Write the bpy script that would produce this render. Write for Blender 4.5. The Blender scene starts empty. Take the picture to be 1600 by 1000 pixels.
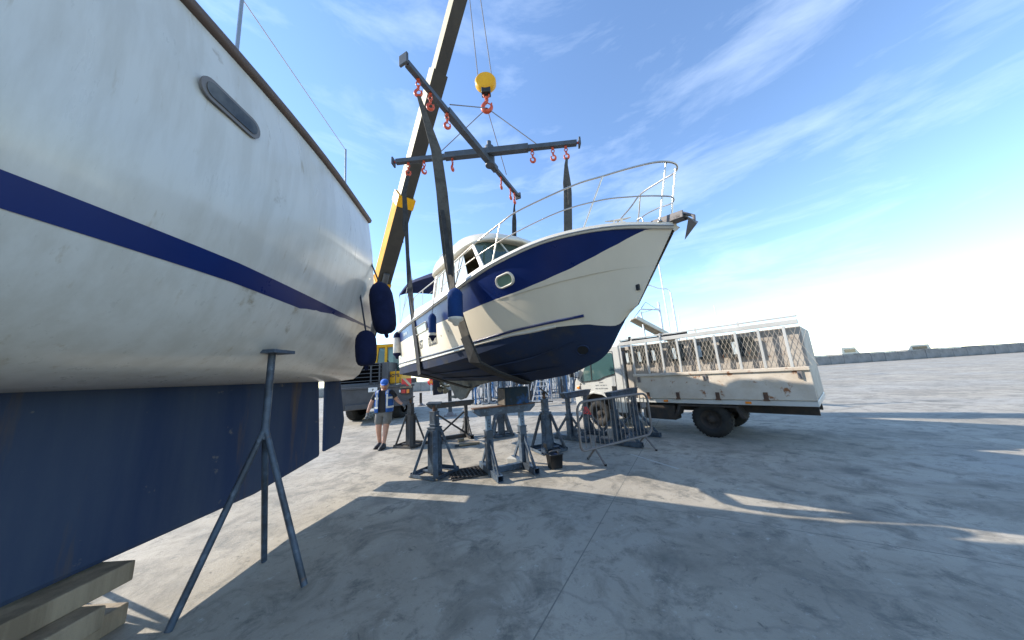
import bpy, math, random
import numpy as np
from mathutils import Matrix, Vector
random.seed(7)
R = math.radians
scn = bpy.context.scene
col = scn.collection

# ------------------------------------------------------------------ camera
F = 450.0; CX, CY = 799.5, 500.0; EYE = 1.63
roll = math.atan(0.065); pit = math.atan(86 * math.cos(roll) / F)
fwd = np.array([0, math.cos(pit), math.sin(pit)])
R0 = np.array([1., 0, 0]); U0 = np.array([0, -math.sin(pit), math.cos(pit)])
RT = math.cos(roll) * R0 - math.sin(roll) * U0
UP = math.sin(roll) * R0 + math.cos(roll) * U0
CAM = np.array([0, 0, EYE])
cd = bpy.data.cameras.new('camera'); cam = bpy.data.objects.new('camera', cd); col.objects.link(cam)
cd.sensor_width = 36; cd.lens = 36 * F / 1600; cd.clip_start = 0.05; cd.clip_end = 6000
mw = Matrix.Identity(4)
for i in range(3):
    mw[i][0] = RT[i]; mw[i][1] = UP[i]; mw[i][2] = -fwd[i]; mw[i][3] = CAM[i]
cam.matrix_world = mw
scn.camera = cam

# ------------------------------------------------------------------ light
SUN_AZ = R(13)      # sun stands to the left of the yard, fairly low
SUN_EL = R(31)
sdir = Vector((-math.cos(SUN_AZ) * math.cos(SUN_EL), math.sin(SUN_AZ) * math.cos(SUN_EL), math.sin(SUN_EL)))
sl = bpy.data.lights.new('sun', 'SUN'); so = bpy.data.objects.new('sun', sl); col.objects.link(so)
sl.energy = 3.3; sl.angle = R(0.55); sl.color = (1.0, .93, .82)
so.rotation_euler = sdir.to_track_quat('Z', 'Y').to_euler()
w = bpy.data.worlds.new('World'); scn.world = w; w.use_nodes = True
nt = w.node_tree; nt.nodes.clear()
out = nt.nodes.new('ShaderNodeOutputWorld'); bg = nt.nodes.new('ShaderNodeBackground')
sky = nt.nodes.new('ShaderNodeTexSky'); sky.sky_type = 'NISHITA'; sky.sun_disc = False
sky.sun_elevation = SUN_EL
sky.sun_rotation = math.atan2(sdir.x, sdir.y)
sky.air_density = 1.0; sky.dust_density = 0.0; sky.ozone_density = 3.5; sky.altitude = 0
bg.inputs['Strength'].default_value = 0.15
# thin cirrus streaks
tc = nt.nodes.new('ShaderNodeTexCoord'); mp = nt.nodes.new('ShaderNodeMapping')
mp.inputs['Scale'].default_value = (1.2, 1.2, 5.0); mp.inputs['Rotation'].default_value = (0.15, 0.1, 0.3)
nz = nt.nodes.new('ShaderNodeTexNoise'); nz.inputs['Scale'].default_value = 2.6; nz.inputs['Detail'].default_value = 7; nz.inputs['Roughness'].default_value = .62
nz.inputs['Distortion'].default_value = .35
cr = nt.nodes.new('ShaderNodeValToRGB'); cr.color_ramp.elements[0].position = .50; cr.color_ramp.elements[1].position = .85
cr.color_ramp.elements[0].color = (0, 0, 0, 1); cr.color_ramp.elements[1].color = (.19, .19, .19, 1)
mx = nt.nodes.new('ShaderNodeMix'); mx.data_type = 'RGBA'
mx.inputs[7].default_value = (6.2, 6.9, 7.6, 1)
nt.links.new(tc.outputs['Generated'], mp.inputs['Vector']); nt.links.new(mp.outputs[0], nz.inputs['Vector'])
nt.links.new(nz.outputs[0], cr.inputs[0]); nt.links.new(cr.outputs[0], mx.inputs[0])
nt.links.new(sky.outputs[0], mx.inputs[6]); nt.links.new(mx.outputs[2], bg.inputs[0]); nt.links.new(bg.outputs[0], out.inputs[0])
scn.view_settings.view_transform = 'Standard'; scn.view_settings.look = 'None'
scn.view_settings.exposure = 1.27; scn.view_settings.gamma = 1
scn.view_settings.use_curve_mapping = False

# ------------------------------------------------------------------ photo-survey helpers (pixel -> point at a known distance)
def ray(x, y): return fwd + (x - CX) / F * RT - (y - CY) / F * UP
def onz(x, y, z=0.):
    d = ray(x, y); return CAM + d * (z - EYE) / d[2]
def ony(x, y, Y):
    d = ray(x, y); return CAM + d * Y / d[1]

# ------------------------------------------------------------------ materials
def mat(name, color, rough=.6, metal=0., c2=None, nscale=4., lo=.4, hi=.65, bump=0., bscale=40., streak=False, rust=None, spec=.5, coat=0., det=6, third=None):
    m = bpy.data.materials.new(name); m.use_nodes = True
    t = m.node_tree; b = t.nodes['Principled BSDF']
    b.inputs['Roughness'].default_value = rough; b.inputs['Metallic'].default_value = metal
    b.inputs['Specular IOR Level'].default_value = spec; b.inputs['Coat Weight'].default_value = coat
    b.inputs['Coat Roughness'].default_value = .12
    co = t.nodes.new('ShaderNodeTexCoord'); mpn = t.nodes.new('ShaderNodeMapping')
    t.links.new(co.outputs['Object'], mpn.inputs[0])
    if streak: mpn.inputs['Scale'].default_value = (1, 1, .12)
    def noise(s, d=det, src=mpn):
        n = t.nodes.new('ShaderNodeTexNoise'); n.inputs['Scale'].default_value = s; n.inputs['Detail'].default_value = d
        n.inputs['Roughness'].default_value = .65
        t.links.new(src.outputs[0] if src is mpn else co.outputs['Object'], n.inputs['Vector']); return n
    def ramp(n, a, bb):
        r = t.nodes.new('ShaderNodeValToRGB'); r.color_ramp.elements[0].position = a; r.color_ramp.elements[1].position = bb
        t.links.new(n.outputs[0], r.inputs[0]); return r
    def mixc(f, a, bcol):
        x = t.nodes.new('ShaderNodeMix'); x.data_type = 'RGBA'
        t.links.new(f.outputs[0], x.inputs[0])
        if isinstance(a, tuple): x.inputs[6].default_value = (*a, 1)
        else: t.links.new(a, x.inputs[6])
        x.inputs[7].default_value = (*bcol, 1); return x.outputs[2]
    cur = tuple(color)
    if c2 is None:
        c2 = tuple(c * .82 for c in color)
    cur = mixc(ramp(noise(nscale), lo, hi), cur, tuple(c2))
    if third: cur = mixc(ramp(noise(third[1]), third[2], third[3]), cur, tuple(third[0]))
    if rust: cur = mixc(ramp(noise(rust[1], 9, co), rust[2], rust[2] + .07), cur, tuple(rust[0]))
    t.links.new(cur, b.inputs['Base Color'])
    rr = t.nodes.new('ShaderNodeMapRange'); rn = noise(nscale * 2.3)
    rr.inputs[3].default_value = max(rough - .12, .04); rr.inputs[4].default_value = min(rough + .14, 1)
    t.links.new(rn.outputs[0], rr.inputs[0]); t.links.new(rr.outputs[0], b.inputs['Roughness'])
    if bump:
        bn = noise(bscale, 5, co); bp = t.nodes.new('ShaderNodeBump'); bp.inputs['Strength'].default_value = bump; bp.inputs['Distance'].default_value = .01
        t.links.new(bn.outputs[0], bp.inputs['Height']); t.links.new(bp.outputs[0], b.inputs['Normal'])
    return m
def glass(name, color, rough=.05, trans=.5):
    m = bpy.data.materials.new(name); m.use_nodes = True; t = m.node_tree; b = t.nodes['Principled BSDF']
    b.inputs['Base Color'].default_value = (*color, 1); b.inputs['Roughness'].default_value = rough
    b.inputs['Specular IOR Level'].default_value = .8
    tr = t.nodes.new('ShaderNodeBsdfTransparent'); tr.inputs[0].default_value = (*[min(1, c * 1.3 + .35) for c in color], 1)
    ms = t.nodes.new('ShaderNodeMixShader'); ms.inputs[0].default_value = trans
    o = t.nodes['Material Output']
    t.links.new(b.outputs[0], ms.inputs[1]); t.links.new(tr.outputs[0], ms.inputs[2]); t.links.new(ms.outputs[0], o.inputs[0])
    return m
M = {}
M['gel'] = mat('cream_gelcoat', (.76, .665, .51), .32, c2=(.71, .62, .47), nscale=1.2, coat=.4, streak=True, rust=((.58, .48, .34), 3.5, .74))
M['gelw'] = mat('white_gelcoat', (.66, .605, .50), .38, c2=(.60, .54, .43), nscale=2, coat=.3)
M['navy'] = mat('navy_gelcoat', (.004, .020, .115), .3, c2=(.0035, .016, .095), nscale=1.5, spec=.35)
M['anti'] = mat('navy_bottom_paint', (.024, .037, .075), .85, c2=(.034, .036, .045), nscale=.9, lo=.42, hi=.72, bump=.15, bscale=25, spec=.12, third=((.055, .053, .048), 2.6, .55, .75))
M['fin'] = mat('grey_worn_bottom_paint', (.13, .13, .115), .8, c2=(.08, .085, .085), nscale=5, spec=.2)
M['steel'] = mat('polished_rail_steel', (.48, .44, .39), .3, 1.0, c2=(.5, .46, .4), nscale=8)
M['galv'] = mat('galvanised_steel', (.17, .155, .15), .6, .2, c2=(.17, .15, .14), nscale=14, rust=((.2, .1, .05), 9, .68))
M['stand'] = mat('slate_blue_stand_paint', (.055, .082, .118), .5, c2=(.028, .038, .052), nscale=5, lo=.42, hi=.58, bump=.15, rust=((.11, .06, .035), 7, .64), third=((.10, .13, .165), 13, .55, .68))
M['stand2'] = mat('pale_blue_stand_paint', (.10, .155, .22), .45, c2=(.07, .11, .15), nscale=6, bump=.15, rust=((.12, .07, .04), 7, .66))
M['stand3'] = mat('dark_brown_stand_paint', (.035, .036, .040), .6, c2=(.055, .045, .036), nscale=8, bump=.2, rust=((.09, .045, .025), 6, .6))
M['brightblue'] = mat('bright_blue_stand_paint', (.04, .16, .36), .5, c2=(.03, .10, .22), nscale=5, rust=((.2, .12, .07), 5, .62))
M['greyst'] = mat('pale_grey_stand_paint', (.34, .36, .38), .55, c2=(.24, .25, .26), nscale=5, rust=((.2, .12, .07), 5, .6))
M['rust'] = mat('rusty_steel', (.13, .065, .035), .85, c2=(.07, .04, .028), nscale=9, bump=.4)
M['hook'] = mat('orange_red_hook_paint', (.55, .075, .02), .42, c2=(.34, .045, .015), nscale=14, rust=((.07, .03, .02), 20, .62))
M['webbing'] = mat('grey_sling_webbing', (.085, .078, .066), .9, c2=(.055, .05, .043), nscale=7, bump=.5, bscale=160, spec=.2, third=((.13, .115, .09), 3, .55, .8))
M['webdark'] = mat('dark_sling_webbing', (.045, .046, .048), .9, c2=(.03, .03, .03), nscale=9, bump=.5, bscale=160, spec=.2)
M['rubber'] = mat('black_rubber', (.018, .018, .018), .8, c2=(.03, .028, .025), nscale=6, bump=.3, bscale=30, spec=.3)
M['shadeblk'] = mat('painted_shade_black', (.004, .004, .004), 1.0, spec=0)  # dull black painted in for the shade in the grille and drain
M['black'] = mat('black_plastic', (.012, .012, .013), .4)
M['beam'] = mat('charcoal_beam_paint', (.055, .066, .082), .5, c2=(.04, .045, .05), nscale=4, rust=((.12, .08, .05), 7, .68))
M['yellow'] = mat('crane_yellow_paint', (.70, .36, .015), .4, c2=(.60, .29, .012), nscale=2, spec=.2)
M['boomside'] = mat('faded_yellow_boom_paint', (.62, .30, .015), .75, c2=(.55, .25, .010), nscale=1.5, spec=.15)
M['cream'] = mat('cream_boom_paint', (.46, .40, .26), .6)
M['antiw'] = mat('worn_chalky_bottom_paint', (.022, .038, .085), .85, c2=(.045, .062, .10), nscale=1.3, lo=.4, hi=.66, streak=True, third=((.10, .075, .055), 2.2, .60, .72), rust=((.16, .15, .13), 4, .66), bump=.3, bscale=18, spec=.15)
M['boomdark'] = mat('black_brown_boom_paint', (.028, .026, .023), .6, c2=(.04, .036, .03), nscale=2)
M['cgrey'] = mat('crane_grey_paint', (.062, .065, .072), .5, c2=(.045, .047, .052), nscale=3)
M['red'] = mat('red_reflective', (.62, .02, .02), .35)
M['white'] = mat('white_paint', (.78, .78, .76), .45)
M['orange'] = mat('orange_lens', (.75, .22, .02), .25)
M['redlens'] = mat('red_lens', (.45, .01, .015), .2)
M['canvasn'] = mat('navy_canvas', (.010, .020, .075), .9, c2=(.008, .015, .055), bump=.4, bscale=120, spec=.2)
M['fendb'] = mat('blue_fender_cover', (.010, .045, .17), .85, c2=(.008, .035, .13), nscale=6, bump=.6, bscale=200, spec=.25)
M['fendn'] = mat('navy_fender_cover', (.009, .014, .048), .9, c2=(.006, .010, .034), nscale=6, bump=.6, bscale=200, spec=.2)
M['fendw'] = mat('white_fender_vinyl', (.66, .62, .54), .5, c2=(.52, .48, .41), nscale=7)
M['rope'] = mat('rope', (.03, .035, .05), .9)
M['ropew'] = mat('pale_rope', (.5, .46, .38), .9)
M['truck'] = mat('white_truck_paint', (.50, .49, .455), .4, c2=(.43, .415, .38), nscale=2, coat=.2, streak=True)
M['rusty'] = mat('rusty_cream_panel', (.55, .48, .39), .6, c2=(.47, .39, .30), nscale=3, bump=.3, rust=((.24, .09, .03), 5, .60))
M['rustyb'] = mat('beige_body_panel', (.42, .37, .31), .65, c2=(.33, .28, .23), nscale=4, rust=((.2, .09, .04), 8, .64))
M['chassis'] = mat('dark_chassis', (.022, .02, .019), .8, c2=(.05, .035, .025), nscale=6)
M['wood'] = mat('weathered_timber', (.30, .235, .155), .8, c2=(.18, .135, .085), nscale=6, bump=.5, streak=True)
M['woodend'] = mat('timber_end_grain', (.12, .095, .07), .85, c2=(.07, .055, .04), nscale=12, bump=.5)
M['blockp'] = mat('flaking_blue_block_paint', (.014, .026, .038), .8, c2=(.032, .032, .028), nscale=5, bump=.4, third=((.015, .085, .24), 3.2, .54, .70), rust=((.06, .05, .038), 6, .60), spec=.2)
M['winglass'] = glass('greenish_glass', (.05, .085, .07), .04, .30)
M['cabglass'] = glass('teal_cab_glass', (.08, .16, .16), .06, .35)
M['palegl'] = mat('pale_glass_and_reflection', (.52, .57, .57), .08, c2=(.40, .45, .46), nscale=3)  # pale pane colour, also used for the painted window reflections
M['portgl'] = mat('green_port_glass', (.17, .26, .19), .12, c2=(.14, .22, .16), nscale=3)
M['aftgl'] = mat('grey_port_glass', (.34, .34, .30), .15)
M['darkgl'] = mat('dark_glass', (.03, .032, .03), .08, c2=(.10, .10, .09), nscale=5)
M['beige'] = mat('beige_cabin_lining', (.38, .30, .19), .7)
M['skin'] = mat('skin', (.50, .27, .18), .55, c2=(.44, .22, .15), nscale=10)
M['hair'] = mat('fair_hair', (.55, .42, .24), .7, c2=(.38, .27, .14), nscale=30, bump=.5)
M['tee'] = mat('black_cotton', (.022, .022, .026), .9, bump=.4, bscale=60)
M['vest'] = mat('blue_vest_fabric', (.012, .095, .36), .8, c2=(.010, .075, .29), nscale=8, bump=.4, bscale=50)
M['cap'] = mat('blue_cap_fabric', (.02, .13, .52), .75)
M['refl'] = mat('silver_reflective_tape', (.62, .62, .60), .4)
M['shorts'] = mat('grey_shorts_fabric', (.16, .155, .145), .9, c2=(.12, .117, .11), nscale=10, bump=.4, bscale=50)
M['glove'] = mat('grey_work_gloves', (.11, .115, .12), .85, c2=(.2, .2, .2), nscale=20)
M['shoe'] = mat('black_shoes', (.02, .02, .022), .6)
M['brass'] = mat('worn_bronze', (.20, .19, .15), .6, .5)
M['teal'] = mat('green_plastic', (.03, .30, .19), .4)
M['ink'] = mat('black_lettering', (.015, .015, .02), .5)
M['inkg'] = mat('grey_lettering', (.13, .14, .16), .5)
M['mast'] = mat('white_mast_paint', (.75, .76, .77), .35)
M['stone'] = mat('grey_quay_stone', (.27, .26, .245), .85, c2=(.19, .185, .175), nscale=.8, bump=.5, bscale=6, third=((.12, .12, .11), 2.5, .55, .75))
M['slab'] = mat('pale_concrete_block', (.48, .46, .41), .85, bump=.3)
M['lhull'] = mat('off_white_sailboat_gelcoat', (.56, .54, .49), .3, c2=(.50, .475, .42), nscale=7, streak=True, lo=.42, hi=.6, third=((.42, .37, .29), 11, .62, .72), rust=((.30, .25, .18), 2.2, .66), coat=.35)
M['ltrim'] = mat('brown_rubbing_strake', (.10, .065, .05), .6)

# concrete yard
def concrete():
    m = bpy.data.materials.new('yard_concrete'); m.use_nodes = True; t = m.node_tree; b = t.nodes['Principled BSDF']
    co = t.nodes.new('ShaderNodeTexCoord')
    def N(scale, det=8, rough=.6, dist=0., vec=None):
        n = t.nodes.new('ShaderNodeTexNoise'); n.inputs['Scale'].default_value = scale; n.inputs['Detail'].default_value = det
        n.inputs['Roughness'].default_value = rough; n.inputs['Distortion'].default_value = dist
        t.links.new(vec or co.outputs['Object'], n.inputs['Vector']); return n.outputs[0]
    def rp(s, a, bb, c0=(0, 0, 0), c1=(1, 1, 1)):
        r = t.nodes.new('ShaderNodeValToRGB'); e = r.color_ramp.elements; e[0].position = a; e[1].position = bb
        e[0].color = (*c0, 1); e[1].color = (*c1, 1); t.links.new(s, r.inputs[0]); return r.outputs[0]
    def mx(f, a, c, mode='MIX'):
        x = t.nodes.new('ShaderNodeMix'); x.data_type = 'RGBA'; x.blend_type = mode
        if isinstance(f, float): x.inputs[0].default_value = f
        else: t.links.new(f, x.inputs[0])
        for k, v in ((6, a), (7, c)):
            if isinstance(v, tuple): x.inputs[k].default_value = (*v, 1)
            else: t.links.new(v, x.inputs[k])
        return x.outputs[2]
    c = rp(N(.55, 9, .62, .3), .3, .72, (.26, .225, .175), (.46, .405, .32))
    c = mx(rp(N(.17, 6, .6, .6), .45, .66), c, (.36, .335, .29))
    c = mx(rp(N(1.7, 10, .7, .8), .49, .66), c, (.19, .17, .135))     # grime
    c = mx(rp(N(3.1, 10, .75, .4), .52, .66), c, (.155, .145, .12))     # dark spots
    c = mx(rp(N(5.5, 10, .75, .2), .60, .72), c, (.50, .47, .41))
    c = mx(rp(N(26, 6, .8), .60, .75), c, (.13, .125, .115))
    c = mx(rp(N(60, 4, .8), .62, .72), c, (.52, .50, .45))
    # hairline cracks
    vo = t.nodes.new('ShaderNodeTexVoronoi'); vo.feature = 'DISTANCE_TO_EDGE'; vo.inputs['Scale'].default_value = .23
    mp = t.nodes.new('ShaderNodeVectorMath'); mp.operation = 'ADD'
    wn = t.nodes.new('ShaderNodeTexNoise'); wn.inputs['Scale'].default_value = 1.6; wn.inputs['Detail'].default_value = 6
    sc = t.nodes.new('ShaderNodeVectorMath'); sc.operation = 'SCALE'; sc.inputs[3].default_value = 1.1
    t.links.new(co.outputs['Object'], wn.inputs['Vector']); t.links.new(wn.outputs[1], sc.inputs[0])
    t.links.new(co.outputs['Object'], mp.inputs[0]); t.links.new(sc.outputs[0], mp.inputs[1]); t.links.new(mp.outputs[0], vo.inputs['Vector'])
    c = mx(rp(vo.outputs[0], .0015, .006, (.35, .35, .35), (0, 0, 0)), c, (.13, .125, .11))
    bk = t.nodes.new('ShaderNodeTexBrick'); bk.offset = 0; bk.inputs['Scale'].default_value = 1; bk.inputs['Mortar Size'].default_value = .006
    bk.inputs['Brick Width'].default_value = 5.2; bk.inputs['Row Height'].default_value = 4.6; bk.inputs['Mortar Smooth'].default_value = .3
    bmp = t.nodes.new('ShaderNodeMapping'); bmp.inputs['Rotation'].default_value = (0, 0, R(31)); bmp.inputs['Location'].default_value = (1.1, .6, 0)
    t.links.new(co.outputs['Object'], bmp.inputs[0]); t.links.new(bmp.outputs[0], bk.inputs[0])
    c = mx(bk.outputs['Fac'], c, (.17, .16, .135))
    c = mx(rp(N(.42, 10, .72, 1.2), .52, .66), c, (.22, .195, .155), 'MIX')
    v2 = t.nodes.new('ShaderNodeTexVoronoi'); v2.inputs['Scale'].default_value = .62; v2.inputs['Randomness'].default_value = 1
    t.links.new(mp.outputs[0], v2.inputs['Vector'])
    c = mx(rp(v2.outputs['Distance'], .06, .20, (.62, .62, .62), (0, 0, 0)), c, (.10, .095, .08))
    c = mx(rp(N(9.0, 8, .8, .6), .58, .68), c, (.12, .11, .09))
    c = mx(rp(N(130, 3, .8, 0), .60, .75), c, (.16, .15, .13))
    t.links.new(c, b.inputs['Base Color'])
    r = t.nodes.new('ShaderNodeMapRange'); r.inputs[3].default_value = .62; r.inputs[4].default_value = .95
    t.links.new(N(1.2, 6), r.inputs[0]); t.links.new(r.outputs[0], b.inputs['Roughness'])
    bp = t.nodes.new('ShaderNodeBump'); bp.inputs['Strength'].default_value = .5; bp.inputs['Distance'].default_value = .02
    t.links.new(N(14, 12, .75), bp.inputs['Height']); t.links.new(bp.outputs[0], b.inputs['Normal'])
    return m
M['concrete'] = concrete()
def seamat():
    m = bpy.data.materials.new('harbour_water'); m.use_nodes = True; t = m.node_tree; b = t.nodes['Principled BSDF']
    b.inputs['Base Color'].default_value = (.02, .05, .07, 1); b.inputs['Roughness'].default_value = .12
    n = t.nodes.new('ShaderNodeTexNoise'); n.inputs['Scale'].default_value = .8; n.inputs['Detail'].default_value = 8
    bp = t.nodes.new('ShaderNodeBump'); bp.inputs['Strength'].default_value = .5; bp.inputs['Distance'].default_value = .2
    co = t.nodes.new('ShaderNodeTexCoord'); t.links.new(co.outputs['Object'], n.inputs[0])
    t.links.new(n.outputs[0], bp.inputs['Height']); t.links.new(bp.outputs[0], b.inputs['Normal']); return m
M['sea'] = seamat()

# ------------------------------------------------------------------ mesh helpers
def V(p): return Vector([float(a) for a in p])
class MB:
    def __init__(s): s.v = []; s.f = []; s.sm = []; s.mi = []
    def add(s, vs, fs, smooth=False, mi=0):
        o = len(s.v); s.v += [tuple(float(a) for a in v) for v in vs]
        for f in fs: s.f.append([i + o for i in f]); s.sm.append(smooth); s.mi.append(mi)
        return s
    def box(s, c, d, rot=None, mi=0, yaw=None):
        if yaw is not None: rot = Matrix.Rotation(yaw, 3, 'Z')
        vs = []
        for x in (-.5, .5):
            for y in (-.5, .5):
                for z in (-.5, .5):
                    p = Vector((x * d[0], y * d[1], z * d[2]))
                    if rot is not None: p = rot @ p
                    vs.append(p + V(c))
        return s.add(vs, [(0, 1, 3, 2), (4, 6, 7, 5), (0, 4, 5, 1), (2, 3, 7, 6), (0, 2, 6, 4), (1, 5, 7, 3)], mi=mi)
    def bar(s, p, q, w, h=None, up=(0, 0, 1), mi=0):
        p, q = V(p), V(q); h = h or w; d = (q - p); L = d.length; d.normalize()
        u = V(up)
        if abs(d.dot(u.normalized())) > .98: u = Vector((1, 0, 0))
        r = d.cross(u).normalized(); u2 = r.cross(d)
        rot = Matrix((r, d, u2)).transposed()
        return s.box((p + q) / 2, (w, L, h), rot, mi)
    def tube(s, pts, r, n=8, mi=0, caps=True, closed=False):
        pts = [V(p) for p in pts]; k = len(pts); rs = r if hasattr(r, '__len__') else [r] * k
        t0 = (pts[1] - pts[0]).normalized(); a = Vector((0, 0, 1)) if abs(t0.z) < .9 else Vector((1, 0, 0))
        nrm = t0.cross(a).normalized(); vs = []
        for i in range(k):
            if closed: t = pts[(i + 1) % k] - pts[i - 1]
            else: t = pts[min(i + 1, k - 1)] - pts[max(i - 1, 0)]
            t.normalize(); nrm = (nrm - t * nrm.dot(t)).normalized(); b = t.cross(nrm)
            for j in range(n):
                g = 2 * math.pi * j / n; vs.append(pts[i] + (nrm * math.cos(g) + b * math.sin(g)) * rs[i])
        fs = []
        for i in range(k if closed else k - 1):
            i2 = (i + 1) % k
            for j in range(n): fs.append((i * n + j, i * n + (j + 1) % n, i2 * n + (j + 1) % n, i2 * n + j))
        s.add(vs, fs, True, mi)
        if caps and not closed:
            s.add(vs[:n], [tuple(range(n))[::-1]], False, mi); s.add(vs[-n:], [tuple(range(n))], False, mi)
        return s
    def lathe(s, prof, c=(0, 0, 0), rot=None, n=24, mi=0, sx=1, sy=1, caps=True):
        vs = []
        for r, z in prof:
            for j in range(n):
                g = 2 * math.pi * j / n; p = Vector((r * math.cos(g) * sx, r * math.sin(g) * sy, z))
                if rot is not None: p = rot @ p
                vs.append(p + V(c))
        fs = []
        for i in range(len(prof) - 1):
            for j in range(n): fs.append((i * n + j, i * n + (j + 1) % n, (i + 1) * n + (j + 1) % n, (i + 1) * n + j))
        s.add(vs, fs, True, mi)
        if not caps: return s
        if prof[0][0] > 1e-4: s.add(vs[:n], [tuple(range(n))[::-1]], False, mi)
        if prof[-1][0] > 1e-4: s.add(vs[-n:], [tuple(range(n))], False, mi)
        return s
    def prism(s, poly, d, mi=0):
        """poly: 3-D outline points (planar), d: extrusion vector"""
        n = len(poly); P = [V(p) for p in poly]; Q = [p + V(d) for p in P]
        s.add(P + Q, [tuple(range(n))[::-1], tuple(range(n, 2 * n))] + [(i, (i + 1) % n, n + (i + 1) % n, n + i) for i in range(n)], mi=mi)
        return s
    def grid(s, rows, smooth=True, mi=0, flip=False):
        n = len(rows[0]); vs = [p for r in rows for p in r]; fs = []
        for i in range(len(rows) - 1):
            for j in range(n - 1):
                q = (i * n + j, i * n + j + 1, (i + 1) * n + j + 1, (i + 1) * n + j)
                fs.append(q[::-1] if flip else q)
        return s.add(vs, fs, smooth, mi)
    def ribbon(s, pts, ws, side, th, mi=0):
        """flat strap: centre points, widths, width direction per point, thickness"""
        P = [V(p) for p in pts]; k = len(P); rows = []
        for i in range(k):
            t = (P[min(i + 1, k - 1)] - P[max(i - 1, 0)]).normalized()
            sd = V(side[i] if hasattr(side[0], '__len__') else side); sd = (sd - t * sd.dot(t)).normalized(); nn = t.cross(sd)
            w = ws[i] / 2
            rows.append([P[i] - sd * w - nn * th / 2, P[i] + sd * w - nn * th / 2, P[i] + sd * w + nn * th / 2, P[i] - sd * w + nn * th / 2, P[i] - sd * w - nn * th / 2])
        s.grid(rows, False, mi)
        s.add(rows[0][:4], [(3, 2, 1, 0)], mi=mi); s.add(rows[-1][:4], [(0, 1, 2, 3)], mi=mi)
        return s
    def build(s, name, m, parent=None, bevel=0, loc=None, xf=None, kind=None, sub=0, weld=False):
        vs = s.v
        if xf is not None: vs = [tuple(xf @ Vector(v)) for v in vs]
        if loc is not None: vs = [(a - loc[0], b - loc[1], c - loc[2]) for a, b, c in vs]
        me = bpy.data.meshes.new(name); me.from_pydata(vs, [], s.f)
        me.polygons.foreach_set('use_smooth', s.sm); me.polygons.foreach_set('material_index', s.mi)
        for mm in (m if isinstance(m, (list, tuple)) else [m]): me.materials.append(M[mm] if isinstance(mm, str) else mm)
        me.update()
        if weld:
            import bmesh
            bm = bmesh.new(); bm.from_mesh(me); bmesh.ops.remove_doubles(bm, verts=bm.verts, dist=1e-4)
            bmesh.ops.recalc_face_normals(bm, faces=bm.faces); bm.to_mesh(me); bm.free()
        o = bpy.data.objects.new(name, me); col.objects.link(o)
        if parent is not None: o.parent = parent
        if loc is not None: o.location = loc
        if bevel:
            b = o.modifiers.new('bevel', 'BEVEL'); b.width = bevel; b.segments = 2; b.limit_method = 'ANGLE'; b.angle_limit = R(40)
            b.harden_normals = False
        if sub:
            b = o.modifiers.new('sub', 'SUBSURF'); b.levels = sub; b.render_levels = sub
        if kind: o['kind'] = kind
        return o
def tag(o, label=None, cat=None, group=None, kind=None):
    if label: o['label'] = label
    if cat: o['category'] = cat
    if group: o['group'] = group
    if kind: o['kind'] = kind
    return o
def thing(name, label, cat, loc=(0, 0, 0), yaw=0, group=None, matrix=None):
    o = bpy.data.objects.new(name, None); col.objects.link(o); o.empty_display_size = .2
    if matrix is not None: o.matrix_world = matrix
    else: o.location = [float(a) for a in loc]; o.rotation_euler = (0, 0, yaw)
    return tag(o, label, cat, group)
def copy_tree(o, parent=None):
    c = o.copy(); col.objects.link(c); c.parent = parent
    for ch in o.children: copy_tree(ch, c)
    return c
def dup(o, loc, yaw, label, scale=None):
    c = copy_tree(o); c.location = [float(a) for a in loc]; c.rotation_euler = (0, 0, yaw); c['label'] = label
    if scale: c.scale = scale
    return c
def text(name, s, size, m, parent, matrix, ext=.002, sx=1.0, shear=0):
    cu = bpy.data.curves.new(name, 'FONT'); cu.body = s; cu.size = size; cu.extrude = ext; cu.resolution_u = 3; cu.shear = shear; cu.offset = .009 if size < .4 and m == 'ink' else 0
    o = bpy.data.objects.new(name, cu); col.objects.link(o)
    dg = bpy.context.evaluated_depsgraph_get(); me = bpy.data.meshes.new_from_object(o.evaluated_get(dg))
    bpy.data.objects.remove(o); me.transform(Matrix.Diagonal((sx, 1, 1, 1))); me.materials.clear(); me.materials.append(M[m])
    o = bpy.data.objects.new(name, me); col.objects.link(o); o.parent = parent; o.matrix_local = matrix
    return o
def frame(origin, xdir, ydir):
    x = V(xdir).normalized(); y = V(ydir); y = (y - x * y.dot(x)).normalized(); z = x.cross(y)
    m = Matrix((x, y, z)).transposed().to_4x4(); m.translation = V(origin); return m
def rrect(w, h, r, n=6):
    pts = []
    for cx, cy, a0 in ((w / 2 - r, h / 2 - r, 0), (-w / 2 + r, h / 2 - r, 90), (-w / 2 + r, -h / 2 + r, 180), (w / 2 - r, -h / 2 + r, 270)):
        for k in range(n + 1):
            a = R(a0 + 90 * k / n); pts.append((cx + r * math.cos(a), cy + r * math.sin(a)))
    return pts

# ------------------------------------------------------------------ setting
def sheet(name, x0, x1, y0, y1, z, m, nx=1, ny=1):
    b = MB(); rows = [[(x0 + (x1 - x0) * i / nx, y0 + (y1 - y0) * j / ny, z) for i in range(nx + 1)] for j in range(ny + 1)]
    b.grid(rows, False); return tag(b.build(name, m), kind='structure')
sheet('ground', -160, 160, -60, 48.3, 0, 'concrete', 8, 4)
sheet('sea', -3500, 3500, 48.3, 5000, -2.0, 'sea')
b = MB(); b.box((0, 48.3, -1.2), (320, .5, 2.39)); tag(b.build('quay_edge', 'stone'), kind='structure')
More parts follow.
